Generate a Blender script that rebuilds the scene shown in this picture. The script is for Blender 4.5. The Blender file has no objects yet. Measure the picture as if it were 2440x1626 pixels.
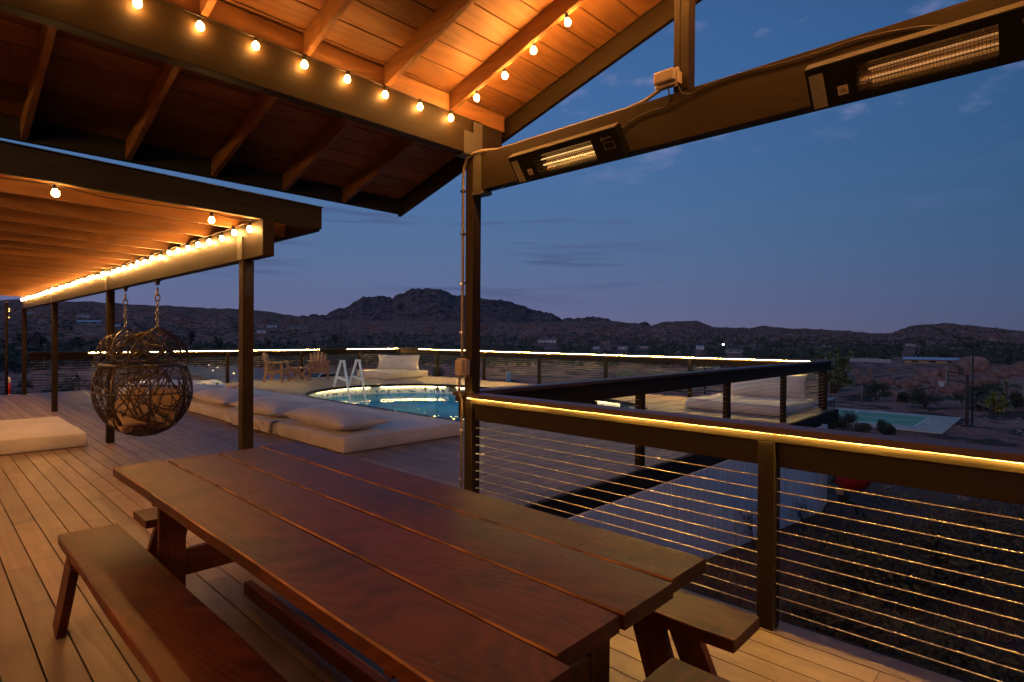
import bpy, bmesh, math, random
from mathutils import Vector, Matrix, noise
random.seed(7)
R = math.radians
scene = bpy.context.scene
col = scene.collection

# ------------------------------------------------------------------ camera
CAM_H = 1.52
HEAD = R(43.6); PITCH = R(-0.37); ROLL = R(0.39)
F0 = Vector((math.cos(HEAD), math.sin(HEAD), 0)); R0 = Vector((math.sin(HEAD), -math.cos(HEAD), 0)); U0 = Vector((0, 0, 1))
CF = F0 * math.cos(PITCH) + U0 * math.sin(PITCH)
CU = R0.cross(CF)
CR = R0 * math.cos(ROLL) + CU * math.sin(ROLL)
CU = CR.cross(CF)
CP = Vector((0, 0, CAM_H))
cam_d = bpy.data.cameras.new('camera'); cam = bpy.data.objects.new('camera', cam_d); col.objects.link(cam)
cam_d.sensor_width = 36; cam_d.lens = 20.0; cam_d.clip_start = 0.05; cam_d.clip_end = 12000
cam.matrix_world = Matrix(((CR.x, CU.x, -CF.x, CP.x), (CR.y, CU.y, -CF.y, CP.y), (CR.z, CU.z, -CF.z, CP.z), (0, 0, 0, 1)))
scene.camera = cam
scene.render.resolution_x = 1024; scene.render.resolution_y = 682
scene.view_settings.view_transform = 'Standard'; scene.view_settings.look = 'None'
scene.view_settings.exposure = 0.0; scene.view_settings.gamma = 1.0
scene.cycles.max_bounces = 6; scene.cycles.diffuse_bounces = 4; scene.cycles.glossy_bounces = 3
scene.cycles.transmission_bounces = 5; scene.cycles.transparent_max_bounces = 8
scene.cycles.sample_clamp_indirect = 8.0; scene.cycles.caustics_reflective = False; scene.cycles.caustics_refractive = False
try:
    scene.cycles.use_denoising = True
except Exception:
    pass

FPX = 1355.6
def ray(x, y):
    return CF + CR * ((x - 1220) / FPX) - CU * ((y - 813) / FPX)

def lin(r, g, b):
    f = lambda c: (c / 255) / 12.92 if c / 255 <= 0.04045 else ((c / 255 + 0.055) / 1.055) ** 2.4
    return (f(r), f(g), f(b), 1)

# ------------------------------------------------------------------ sky
world = bpy.data.worlds.new('World'); scene.world = world; world.use_nodes = True
nt = world.node_tree; nt.nodes.clear()
N = lambda t, tree=nt: tree.nodes.new(t)
out = N('ShaderNodeOutputWorld'); bg = N('ShaderNodeBackground'); nt.links.new(bg.outputs[0], out.inputs[0])
tc = N('ShaderNodeTexCoord'); sep = N('ShaderNodeSeparateXYZ'); nt.links.new(tc.outputs['Generated'], sep.inputs[0])
def ramp(tree, stops):
    r = tree.nodes.new('ShaderNodeValToRGB'); e = r.color_ramp.elements
    while len(e) > 1: e.remove(e[-1])
    e[0].position = stops[0][0]; e[0].color = stops[0][1]
    for p, c in stops[1:]:
        k = e.new(p); k.color = c
    return r
zc = N('ShaderNodeMapRange'); zc.inputs[1].default_value = -0.05; zc.inputs[2].default_value = 1.0
nt.links.new(sep.outputs[2], zc.inputs[0])
rl = ramp(nt, [(0, lin(98, 90, 118)), (0.05, lin(102, 97, 128)), (0.10, lin(93, 100, 136)), (0.17, lin(83, 105, 142)), (0.28, lin(72, 105, 150)), (0.42, lin(64, 102, 153)), (1, lin(38, 68, 114))])
rr = ramp(nt, [(0, lin(56, 64, 86)), (0.05, lin(56, 68, 94)), (0.10, lin(51, 73, 103)), (0.18, lin(45, 75, 110)), (0.3, lin(38, 75, 114)), (0.45, lin(34, 73, 115)), (1, lin(26, 50, 90))])
nt.links.new(zc.outputs[0], rl.inputs[0]); nt.links.new(zc.outputs[0], rr.inputs[0])
dot = N('ShaderNodeVectorMath'); dot.operation = 'DOT_PRODUCT'
dot.inputs[1].default_value = (math.cos(HEAD + R(32)), math.sin(HEAD + R(32)), 0)
nt.links.new(tc.outputs['Generated'], dot.inputs[0])
az = N('ShaderNodeMapRange'); az.inputs[1].default_value = -0.15; az.inputs[2].default_value = 0.95; az.interpolation_type = 'SMOOTHSTEP'
nt.links.new(dot.outputs['Value'], az.inputs[0])
mx = N('ShaderNodeMix'); mx.data_type = 'RGBA'
nt.links.new(az.outputs[0], mx.inputs[0]); nt.links.new(rr.outputs[0], mx.inputs[6]); nt.links.new(rl.outputs[0], mx.inputs[7])
# clouds: thin streaks low down, small puffs higher up
def cloud(scale, noise_scale, lo, hi, zlo, zhi, color, fac, prev, detail=6, offs=(0, 0, 0), mask=None):
    mp = N('ShaderNodeMapping'); mp.inputs['Scale'].default_value = scale; mp.inputs['Location'].default_value = offs
    nt.links.new(tc.outputs['Generated'], mp.inputs[0])
    ns = N('ShaderNodeTexNoise'); ns.inputs['Scale'].default_value = noise_scale; ns.inputs['Detail'].default_value = detail; ns.inputs['Roughness'].default_value = 0.55
    nt.links.new(mp.outputs[0], ns.inputs[0])
    mr = N('ShaderNodeMapRange'); mr.inputs[1].default_value = lo; mr.inputs[2].default_value = hi; mr.interpolation_type = 'SMOOTHSTEP'
    nt.links.new(ns.outputs[0], mr.inputs[0])
    b1 = N('ShaderNodeMapRange'); b1.inputs[1].default_value = zlo[0]; b1.inputs[2].default_value = zlo[1]; b1.interpolation_type = 'SMOOTHSTEP'
    b2 = N('ShaderNodeMapRange'); b2.inputs[1].default_value = zhi[0]; b2.inputs[2].default_value = zhi[1]; b2.inputs[3].default_value = 1; b2.inputs[4].default_value = 0; b2.interpolation_type = 'SMOOTHSTEP'
    nt.links.new(sep.outputs[2], b1.inputs[0]); nt.links.new(sep.outputs[2], b2.inputs[0])
    m1 = N('ShaderNodeMath'); m1.operation = 'MULTIPLY'; m2 = N('ShaderNodeMath'); m2.operation = 'MULTIPLY'; m3 = N('ShaderNodeMath'); m3.operation = 'MULTIPLY'
    nt.links.new(mr.outputs[0], m1.inputs[0]); nt.links.new(b1.outputs[0], m1.inputs[1])
    nt.links.new(m1.outputs[0], m2.inputs[0]); nt.links.new(b2.outputs[0], m2.inputs[1])
    nt.links.new(m2.outputs[0], m3.inputs[0]); m3.inputs[1].default_value = fac
    if mask is not None:
        m4 = N('ShaderNodeMath'); m4.operation = 'MULTIPLY'; nt.links.new(m3.outputs[0], m4.inputs[0]); nt.links.new(mask, m4.inputs[1]); m3 = m4
    x = N('ShaderNodeMix'); x.data_type = 'RGBA'
    nt.links.new(m3.outputs[0], x.inputs[0]); nt.links.new(prev, x.inputs[6]); x.inputs[7].default_value = color
    return x.outputs[2]
azb = N('ShaderNodeMapRange'); azb.inputs[1].default_value = 0.60; azb.inputs[2].default_value = 0.88; azb.interpolation_type = 'SMOOTHSTEP'; nt.links.new(dot.outputs['Value'], azb.inputs[0])
c1 = cloud((1.6, 1.6, 22), 1.7, 0.53, 0.68, (0.04, 0.10), (0.18, 0.26), lin(64, 74, 112), 0.8, mx.outputs[2], 4, (5.3, 0.4, 1.9), azb.outputs[0])
c2 = cloud((1, 1, 2.6), 9.0, 0.53, 0.72, (0.22, 0.34), (0.8, 0.95), lin(126, 130, 172), 0.6, c1, 7, (0.2, 0.5, 0.1))
c3 = cloud((1, 1, 3.0), 3.2, 0.52, 0.75, (0.12, 0.22), (0.6, 0.9), lin(92, 108, 158), 0.25, c2, 5, (1.5, 0.2, 2.0))
nt.links.new(c3, bg.inputs[0]); bg.inputs[1].default_value = 1.12

# faint afterglow of the set sun
sd = bpy.data.lights.new('sun', 'SUN'); sd.energy = 0.34; sd.angle = R(40); sd.color = (1.0, 0.72, 0.72)
so = bpy.data.objects.new('sun', sd); col.objects.link(so); so.rotation_euler = (R(68), 0, R(-78))

# ------------------------------------------------------------------ helpers
ORG = {}
def tag(o, label=None, cat=None, group=None, kind=None):
    if label: o['label'] = label
    if cat: o['category'] = cat
    if group: o['group'] = group
    if kind: o['kind'] = kind
    return o
def thing(name, loc, label, cat, group=None, rz=0.0):
    o = bpy.data.objects.new(name, None); col.objects.link(o)
    o.location = loc; o.rotation_euler = (0, 0, rz); o.empty_display_size = 0.2
    ORG[o.name] = Vector(loc)
    return tag(o, label, cat, group)
def copy_tree(o, parent=None):
    c = o.copy(); col.objects.link(c); c.parent = parent
    for ch in list(o.children):
        copy_tree(ch, c)
    return c

class MB:
    def __init__(s): s.v = []; s.f = []; s.r = []; s.e = []
    def add(s, vs, fs, rnd=None):
        b = len(s.v); s.v += [Vector(v) for v in vs]
        rnd = random.random() if rnd is None else rnd
        for f in fs: s.f.append(tuple(i + b for i in f)); s.r.append(rnd)
        return s
    def box(s, x0, x1, y0, y1, z0, z1, rnd=None):
        vs = [(x, y, z) for x in (x0, x1) for y in (y0, y1) for z in (z0, z1)]
        return s.add(vs, [(0, 1, 3, 2), (4, 6, 7, 5), (0, 4, 5, 1), (2, 3, 7, 6), (0, 2, 6, 4), (1, 5, 7, 3)], rnd)
    def beam(s, p0, p1, w, h, up=(0, 0, 1), rnd=None, taper=1.0):
        p0 = Vector(p0); p1 = Vector(p1); d = (p1 - p0).normalized(); u = Vector(up)
        sd_ = d.cross(u).normalized(); u = sd_.cross(d).normalized()
        vs = []
        for p, k in ((p0, 1), (p1, taper)):
            for a, b in ((-1, -1), (1, -1), (1, 1), (-1, 1)):
                vs.append(p + sd_ * (a * w / 2 * k) + u * (b * h / 2 * k))
        return s.add(vs, [(3, 2, 1, 0), (4, 5, 6, 7), (0, 1, 5, 4), (1, 2, 6, 5), (2, 3, 7, 6), (3, 0, 4, 7)], rnd)
    def tube(s, pts, r, n=6, rnd=None, closed=False, caps=True):
        pts = [Vector(p) for p in pts]; m = len(pts); vs = []
        rr_ = r if isinstance(r, (list, tuple)) else [r] * m
        u = None
        for i, p in enumerate(pts):
            if closed: d = pts[(i + 1) % m] - pts[i - 1]
            else: d = pts[min(i + 1, m - 1)] - pts[max(i - 1, 0)]
            if d.length < 1e-9: d = Vector((0, 0, 1))
            d.normalize()
            if u is None:
                u = d.orthogonal().normalized()
            else:
                u = u - d * u.dot(d)
                u = u.normalized() if u.length > 1e-6 else d.orthogonal().normalized()
            w = d.cross(u)
            for k in range(n):
                a = 2 * math.pi * k / n
                vs.append(p + (u * math.cos(a) + w * math.sin(a)) * rr_[i])
        fs = []
        for i in range(m if closed else m - 1):
            j = (i + 1) % m
            for k in range(n):
                k2 = (k + 1) % n
                fs.append((i * n + k, i * n + k2, j * n + k2, j * n + k))
        if not closed and caps:
            fs.append(tuple(reversed(range(n)))); fs.append(tuple((m - 1) * n + k for k in range(n)))
        return s.add(vs, fs, rnd)
    def lathe(s, prof, c, n=16, rnd=None, mat=None):
        vs = []; m = len(prof); c = Vector(c)
        for r_, z in prof:
            for k in range(n):
                a = 2 * math.pi * k / n
                v = Vector((r_ * math.cos(a), r_ * math.sin(a), z))
                if mat: v = mat @ v
                vs.append(c + v)
        fs = [(i * n + k, i * n + (k + 1) % n, (i + 1) * n + (k + 1) % n, (i + 1) * n + k) for i in range(m - 1) for k in range(n)]
        return s.add(vs, fs, rnd)
    def ball(s, c, r, n=12, sz=None, rot=None):
        sz = sz or (1, 1, 1); vs = []; fs = []; m = n // 2
        for i in range(m + 1):
            t = math.pi * i / m
            for k in range(n):
                a = 2 * math.pi * k / n
                v = Vector((math.sin(t) * math.cos(a) * sz[0], math.sin(t) * math.sin(a) * sz[1], math.cos(t) * sz[2])) * r
                if rot: v = rot @ v
                vs.append(Vector(c) + v)
        for i in range(m):
            for k in range(n):
                fs.append((i * n + k, (i + 1) * n + k, (i + 1) * n + (k + 1) % n, i * n + (k + 1) % n))
        return s.add(vs, fs)
    def prism(s, poly, a0, a1, axis='z', rnd=None):
        # poly of 2D points extruded along an axis
        def mk(p, q, a):
            return {'z': (p, q, a), 'y': (p, a, q), 'x': (a, p, q)}[axis]
        n = len(poly)
        vs = [mk(p, q, a0) for p, q in poly] + [mk(p, q, a1) for p, q in poly]
        fs = [tuple(reversed(range(n))), tuple(range(n, 2 * n))] + [(i, (i + 1) % n, n + (i + 1) % n, n + i) for i in range(n)]
        return s.add(vs, fs, rnd)
    def build(s, name, mat, parent=None, bevel=0.0, smooth=False, label=None, loc=None, fix=True):
        o0 = Vector((0, 0, 0))
        if parent is not None: o0 = ORG.get(parent.name, o0)
        elif loc is not None: o0 = Vector(loc)
        me = bpy.data.meshes.new(name)
        me.from_pydata([tuple(v - o0) for v in s.v], [], s.f)
        at = me.attributes.new('rnd', 'FLOAT', 'FACE')
        at.data.foreach_set('value', s.r)
        if mat is not None: me.materials.append(mat)
        if fix:
            bm = bmesh.new(); bm.from_mesh(me); bmesh.ops.recalc_face_normals(bm, faces=bm.faces); bm.to_mesh(me); bm.free()
        if smooth: me.polygons.foreach_set('use_smooth', [True] * len(me.polygons))
        me.update()
        o = bpy.data.objects.new(name, me); col.objects.link(o)
        ORG[o.name] = o0
        if parent is not None: o.parent = parent
        elif loc is not None: o.location = loc
        if bevel > 0:
            b = o.modifiers.new('bevel', 'BEVEL'); b.width = bevel; b.segments = 2; b.limit_method = 'ANGLE'
        if label: o['label'] = label
        return o

# ------------------------------------------------------------------ materials
def new_mat(name):
    m = bpy.data.materials.new(name); m.use_nodes = True
    t = m.node_tree; b = t.nodes['Principled BSDF']
    return m, t, b
def plain(name, c, rough=0.6, metal=0.0, bump=0.0, bscale=40, spec=0.5, var=0.12, vscale=6):
    m, t, b = new_mat(name)
    b.inputs['Roughness'].default_value = rough; b.inputs['Metallic'].default_value = metal
    b.inputs['Specular IOR Level'].default_value = spec
    tcn = t.nodes.new('ShaderNodeTexCoord')
    ns = t.nodes.new('ShaderNodeTexNoise'); ns.inputs['Scale'].default_value = vscale; ns.inputs['Detail'].default_value = 5
    t.links.new(tcn.outputs['Object'], ns.inputs[0])
    mr = t.nodes.new('ShaderNodeMapRange'); mr.inputs[3].default_value = 1 - var; mr.inputs[4].default_value = 1 + var; mr.inputs[1].default_value = 0.3; mr.inputs[2].default_value = 0.7
    t.links.new(ns.outputs[0], mr.inputs[0])
    mm = t.nodes.new('ShaderNodeMix'); mm.data_type = 'RGBA'; mm.blend_type = 'MULTIPLY'; mm.inputs[0].default_value = 1
    mm.inputs[6].default_value = (*c[:3], 1); t.links.new(mr.outputs[0], mm.inputs[7])
    t.links.new(mm.outputs[2], b.inputs['Base Color'])
    if bump:
        n2 = t.nodes.new('ShaderNodeTexNoise'); n2.inputs['Scale'].default_value = bscale; n2.inputs['Detail'].default_value = 4
        t.links.new(tcn.outputs['Object'], n2.inputs[0])
        bp = t.nodes.new('ShaderNodeBump'); bp.inputs['Strength'].default_value = bump; bp.inputs['Distance'].default_value = 0.01
        t.links.new(n2.outputs[0], bp.inputs['Height']); t.links.new(bp.outputs[0], b.inputs['Normal'])
    return m
def wood(name, dark, light, axis='Y', rough=0.5, bump=0.25, ring=7.0, knots=True, spec=0.5, coat=0.0, contrast=1.0, boardvar=0.22, weather=0.0):
    m, t, b = new_mat(name); L = t.links.new
    b.inputs['Roughness'].default_value = rough; b.inputs['Specular IOR Level'].default_value = spec
    if coat: b.inputs['Coat Weight'].default_value = coat; b.inputs['Coat Roughness'].default_value = 0.25
    tcn = t.nodes.new('ShaderNodeTexCoord')
    at = t.nodes.new('ShaderNodeAttribute'); at.attribute_name = 'rnd'
    k = t.nodes.new('ShaderNodeVectorMath'); k.operation = 'SCALE'; k.inputs[0].default_value = (37.0, 51.0, 23.0)
    L(at.outputs['Fac'], k.inputs['Scale'])
    ad = t.nodes.new('ShaderNodeVectorMath'); ad.operation = 'ADD'
    L(tcn.outputs['Object'], ad.inputs[0]); L(k.outputs[0], ad.inputs[1])
    mp = t.nodes.new('ShaderNodeMapping')
    sc = {'X': (0.16, 1, 1), 'Y': (1, 0.16, 1), 'Z': (1, 1, 0.16)}[axis]; mp.inputs['Scale'].default_value = sc
    L(ad.outputs[0], mp.inputs[0])
    n1 = t.nodes.new('ShaderNodeTexNoise'); n1.inputs['Scale'].default_value = 2.6; n1.inputs['Detail'].default_value = 2; n1.inputs['Distortion'].default_value = 0.4
    L(mp.outputs[0], n1.inputs[0])
    mu = t.nodes.new('ShaderNodeMath'); mu.operation = 'MULTIPLY'; mu.inputs[1].default_value = ring * 6.28 * 2.2
    L(n1.outputs[0], mu.inputs[0])
    sn = t.nodes.new('ShaderNodeMath'); sn.operation = 'SINE'; L(mu.outputs[0], sn.inputs[0])
    mp2 = t.nodes.new('ShaderNodeMapping'); mp2.inputs['Scale'].default_value = {'X': (2, 90, 90), 'Y': (90, 2, 90), 'Z': (90, 90, 2)}[axis]
    L(ad.outputs[0], mp2.inputs[0])
    n2 = t.nodes.new('ShaderNodeTexNoise'); n2.inputs['Scale'].default_value = 1.0; n2.inputs['Detail'].default_value = 4
    L(mp2.outputs[0], n2.inputs[0])
    n3 = t.nodes.new('ShaderNodeTexNoise'); n3.inputs['Scale'].default_value = 1.7; n3.inputs['Detail'].default_value = 3
    L(mp.outputs[0], n3.inputs[0])
    # factor = .5 + .22*sin*contrast + fibres + patches
    f1 = t.nodes.new('ShaderNodeMath'); f1.operation = 'MULTIPLY_ADD'; f1.inputs[1].default_value = 0.20 * contrast; f1.inputs[2].default_value = 0.0; L(sn.outputs[0], f1.inputs[0])
    f2 = t.nodes.new('ShaderNodeMath'); f2.operation = 'MULTIPLY_ADD'; f2.inputs[1].default_value = 0.7 * contrast; L(n2.outputs[0], f2.inputs[0]); L(f1.outputs[0], f2.inputs[2])
    f3 = t.nodes.new('ShaderNodeMath'); f3.operation = 'MULTIPLY_ADD'; f3.inputs[1].default_value = 1.1; L(n3.outputs[0], f3.inputs[0]); L(f2.outputs[0], f3.inputs[2])
    f4 = t.nodes.new('ShaderNodeMath'); f4.operation = 'SUBTRACT'; f4.inputs[1].default_value = 0.05 + 0.35 * contrast; L(f3.outputs[0], f4.inputs[0]); f4.use_clamp = True
    mm = t.nodes.new('ShaderNodeMix'); mm.data_type = 'RGBA'; mm.inputs[6].default_value = (*dark[:3], 1); mm.inputs[7].default_value = (*light[:3], 1)
    L(f4.outputs[0], mm.inputs[0])
    last = mm.outputs[2]
    if knots:
        mk = t.nodes.new('ShaderNodeMapping'); mk.inputs['Scale'].default_value = {'X': (0.45, 1, 1), 'Y': (1, 0.45, 1), 'Z': (1, 1, 0.45)}[axis]
        L(ad.outputs[0], mk.inputs[0])
        vo = t.nodes.new('ShaderNodeTexVoronoi'); vo.inputs['Scale'].default_value = 2.3; L(mk.outputs[0], vo.inputs[0])
        kr = t.nodes.new('ShaderNodeMapRange'); kr.inputs[1].default_value = 0.03; kr.inputs[2].default_value = 0.09; kr.inputs[3].default_value = 0.38; kr.inputs[4].default_value = 1.0
        L(vo.outputs['Distance'], kr.inputs[0])
        mk2 = t.nodes.new('ShaderNodeMix'); mk2.data_type = 'RGBA'; mk2.blend_type = 'MULTIPLY'; mk2.inputs[0].default_value = 1
        L(last, mk2.inputs[6]); L(kr.outputs[0], mk2.inputs[7]); last = mk2.outputs[2]
    if weather:
        for sc_, lo_, hi_, k_ in ((3.2, 0.46, 0.62, weather), (22.0, 0.62, 0.70, weather * 0.8)):
            wn = t.nodes.new('ShaderNodeTexNoise'); wn.inputs['Scale'].default_value = sc_; wn.inputs['Detail'].default_value = 8; wn.inputs['Roughness'].default_value = 0.62; wn.inputs['Distortion'].default_value = 0.6
            L(tcn.outputs['Object'], wn.inputs[0])
            wr_ = t.nodes.new('ShaderNodeMapRange'); wr_.inputs[1].default_value = lo_; wr_.inputs[2].default_value = hi_; wr_.inputs[3].default_value = 1.0 + k_ * 0.25; wr_.inputs[4].default_value = 1.0 - k_
            L(wn.outputs[0], wr_.inputs[0])
            wm = t.nodes.new('ShaderNodeMix'); wm.data_type = 'RGBA'; wm.blend_type = 'MULTIPLY'; wm.inputs[0].default_value = 1
            L(last, wm.inputs[6]); L(wr_.outputs[0], wm.inputs[7]); last = wm.outputs[2]
    vr = t.nodes.new('ShaderNodeMapRange'); vr.inputs[3].default_value = 1 - boardvar; vr.inputs[4].default_value = 1 + boardvar; L(at.outputs['Fac'], vr.inputs[0])
    mv = t.nodes.new('ShaderNodeMix'); mv.data_type = 'RGBA'; mv.blend_type = 'MULTIPLY'; mv.inputs[0].default_value = 1
    L(last, mv.inputs[6]); L(vr.outputs[0], mv.inputs[7])
    L(mv.outputs[2], b.inputs['Base Color'])
    rg = t.nodes.new('ShaderNodeMapRange'); rg.inputs[3].default_value = rough - 0.08; rg.inputs[4].default_value = rough + 0.14; L(n3.outputs[0], rg.inputs[0]); L(rg.outputs[0], b.inputs['Roughness'])
    bp = t.nodes.new('ShaderNodeBump'); bp.inputs['Strength'].default_value = bump; bp.inputs['Distance'].default_value = 0.004
    L(f2.outputs[0], bp.inputs['Height']); L(bp.outputs[0], b.inputs['Normal'])
    return m
def emit(name, c, s):
    m, t, b = new_mat(name)
    b.inputs['Base Color'].default_value = (0.8, 0.8, 0.8, 1)
    b.inputs['Emission Color'].default_value = (*c, 1); b.inputs['Emission Strength'].default_value = s
    return m

def led_mat(m):
    t = m.node_tree; b = t.nodes['Principled BSDF']; L = t.links.new
    tcn = t.nodes.new('ShaderNodeTexCoord'); n = t.nodes.new('ShaderNodeTexNoise'); n.inputs['Scale'].default_value = 2.3; n.inputs['Detail'].default_value = 3; L(tcn.outputs['Object'], n.inputs[0])
    mr = t.nodes.new('ShaderNodeMapRange'); mr.inputs[1].default_value = 0.32; mr.inputs[2].default_value = 0.68; mr.inputs[3].default_value = 0.45 * b.inputs['Emission Strength'].default_value; mr.inputs[4].default_value = 1.5 * b.inputs['Emission Strength'].default_value
    L(n.outputs[0], mr.inputs[0]); L(mr.outputs[0], b.inputs['Emission Strength'])
    return m
WARM = (1.0, 0.43, 0.095)
M = {}
for ax in 'XYZ':
    M['fir' + ax] = wood('fir_' + ax, (0.16, 0.062, 0.016), (0.30, 0.130, 0.036), ax, 0.55, 0.3, 6)
    M['paint' + ax] = wood('painted_timber_' + ax, (0.021, 0.0125, 0.0062), (0.035, 0.0225, 0.0108), ax, 0.55, 0.22, 8, knots=False, boardvar=0.08, spec=0.12, contrast=0.7)
    M['stain' + ax] = wood('red_stained_wood_' + ax, (0.022, 0.0045, 0.002), (0.102, 0.022, 0.0075), ax, 0.46, 0.28, 14, spec=0.16, boardvar=0.3, contrast=0.7, weather=0.42)
    M['cap' + ax] = wood('rail_cap_wood_' + ax, (0.045, 0.016, 0.009), (0.085, 0.034, 0.019), ax, 0.42, 0.3, 6, knots=False)
M['worn_lit'] = plain('worn_lit_edge', (0.21, 0.08, 0.022), 0.5, var=0.85, vscale=5, spec=0.15)  # raw wood tone with the orange bulb glow painted in
M['cablesteel'] = plain('cable_steel', (0.62, 0.55, 0.44), 0.5, 0.45)
M['cedar'] = wood('cedar', (0.22, 0.12, 0.07), (0.42, 0.26, 0.16), 'Z', 0.6, 0.3, 6)
M['deck'] = wood('composite_deck', (0.205, 0.132, 0.088), (0.355, 0.245, 0.168), 'Y', 0.50, 0.3, 3, knots=False, contrast=0.8, boardvar=0.17, weather=0.16)
M['deckX'] = wood('composite_deck_X', (0.14, 0.10, 0.075), (0.23, 0.17, 0.13), 'X', 0.50, 0.3, 3, knots=False, contrast=0.6, boardvar=0.10)
M['dark'] = plain('dark_metal', (0.012, 0.012, 0.014), 0.45)
M['blackpaint'] = plain('black_paint', (0.02, 0.02, 0.022), 0.4, bump=0.1)
M['steel'] = plain('steel', (0.62, 0.60, 0.56), 0.28, 1.0)
M['bracket'] = plain('painted_bracket', (0.085, 0.072, 0.052), 0.45, 0.2)
M['chain'] = plain('chain_steel', (0.35, 0.33, 0.30), 0.35, 1.0)
M['wire'] = plain('black_wire', (0.012, 0.011, 0.010), 0.5)
M['cable_bk'] = plain('cable', (0.05, 0.03, 0.02), 0.5)
M['conduit'] = plain('painted_conduit', (0.20, 0.15, 0.10), 0.4, bump=0.05)
M['greybox'] = plain('grey_plastic', (0.34, 0.26, 0.19), 0.4, var=0.06)
M['white'] = plain('white_plastic', (0.74, 0.74, 0.72), 0.35, var=0.05)
M['label'] = plain('paper_label', (0.20, 0.17, 0.11), 0.6, var=0.15, vscale=60)
M['print'] = plain('printed_black', (0.02, 0.02, 0.02), 0.6)
M['heater'] = plain('heater_black', (0.008, 0.007, 0.007), 0.5, bump=0.03, spec=0.12)
M['reflector'] = plain('heater_reflector', (0.50, 0.42, 0.30), 0.22, 1.0)
M['grille'] = plain('grille_wire', (0.10, 0.08, 0.06), 0.4, 0.8)
M['wicker'] = wood('wicker', (0.012, 0.006, 0.004), (0.045, 0.020, 0.011), 'Z', 0.35, 0.3, 6, knots=False)
M['fascia'] = wood('dark_fascia', (0.020, 0.018, 0.016), (0.036, 0.032, 0.028), 'X', 0.65, 0.3, 5, knots=False, spec=0.1)
M['bulb'] = emit('bulb_glow', WARM, 210); M['bulb_gable'] = emit('bulb_glow_gable', WARM, 640); M['bulb_fill'] = emit('bulb_glow_fill', (1.0, 0.50, 0.17), 1650); M['bulb_low'] = emit('bulb_glow_low', (1.0, 0.47, 0.12), 290)  # strongest glow is for the added fill strings out of view
M['led'] = emit('led_strip', (1.0, 0.62, 0.13), 240); M['led_far'] = emit('led_strip_far', (1.0, 0.62, 0.15), 460)
M['poolled'] = emit('pool_led', (1.0, 0.74, 0.30), 36)
M['pathlamp'] = emit('path_lamp', (1.0, 0.75, 0.4), 6)
M['farlamp'] = emit('far_lamp', (0.95, 1.0, 0.95), 22)
M['red'] = plain('red_paint', (0.30, 0.012, 0.012), 0.35)
M['tapered'] = plain('red_tape', (0.55, 0.03, 0.02), 0.5)

led_mat(M['led']); led_mat(M['led_far'])
def fabric(name, c, bump=0.35, wr=5.0):
    m, t, b = new_mat(name); L = t.links.new
    b.inputs['Roughness'].default_value = 0.85; b.inputs['Specular IOR Level'].default_value = 0.2
    try:
        b.inputs['Sheen Weight'].default_value = 0.15
    except Exception: pass
    tcn = t.nodes.new('ShaderNodeTexCoord')
    n1 = t.nodes.new('ShaderNodeTexNoise'); n1.inputs['Scale'].default_value = wr; n1.inputs['Detail'].default_value = 6; n1.inputs['Distortion'].default_value = 0.8
    n2 = t.nodes.new('ShaderNodeTexNoise'); n2.inputs['Scale'].default_value = 260; n2.inputs['Detail'].default_value = 2
    n3 = t.nodes.new('ShaderNodeTexNoise'); n3.inputs['Scale'].default_value = 2.2; n3.inputs['Detail'].default_value = 6
    for n in (n1, n2, n3): L(tcn.outputs['Object'], n.inputs[0])
    a = t.nodes.new('ShaderNodeMath'); a.operation = 'MULTIPLY_ADD'; a.inputs[1].default_value = 0.05; L(n2.outputs[0], a.inputs[0]); L(n1.outputs[0], a.inputs[2])
    bp = t.nodes.new('ShaderNodeBump'); bp.inputs['Strength'].default_value = bump; bp.inputs['Distance'].default_value = 0.03
    L(a.outputs[0], bp.inputs['Height']); L(bp.outputs[0], b.inputs['Normal'])
    mr = t.nodes.new('ShaderNodeMapRange'); mr.inputs[1].default_value = 0.3; mr.inputs[2].default_value = 0.7; mr.inputs[3].default_value = 0.86; mr.inputs[4].default_value = 1.08; L(n3.outputs[0], mr.inputs[0])
    mm = t.nodes.new('ShaderNodeMix'); mm.data_type = 'RGBA'; mm.blend_type = 'MULTIPLY'; mm.inputs[0].default_value = 1; mm.inputs[6].default_value = (*c, 1); L(mr.outputs[0], mm.inputs[7])
    L(mm.outputs[2], b.inputs['Base Color'])
    return m
M['canvas'] = fabric('canvas', (0.74, 0.67, 0.60))
M['canvas2'] = fabric('canvas_far', (0.68, 0.62, 0.54))
M['tan'] = fabric('tan_canvas', (0.34, 0.22, 0.13), 0.6, 9)
M['towel'] = fabric('towel_pale', (0.62, 0.52, 0.50), 0.6, 20)
M['towel2'] = fabric('towel_stripe', (0.36, 0.20, 0.20), 0.6, 20)

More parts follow.
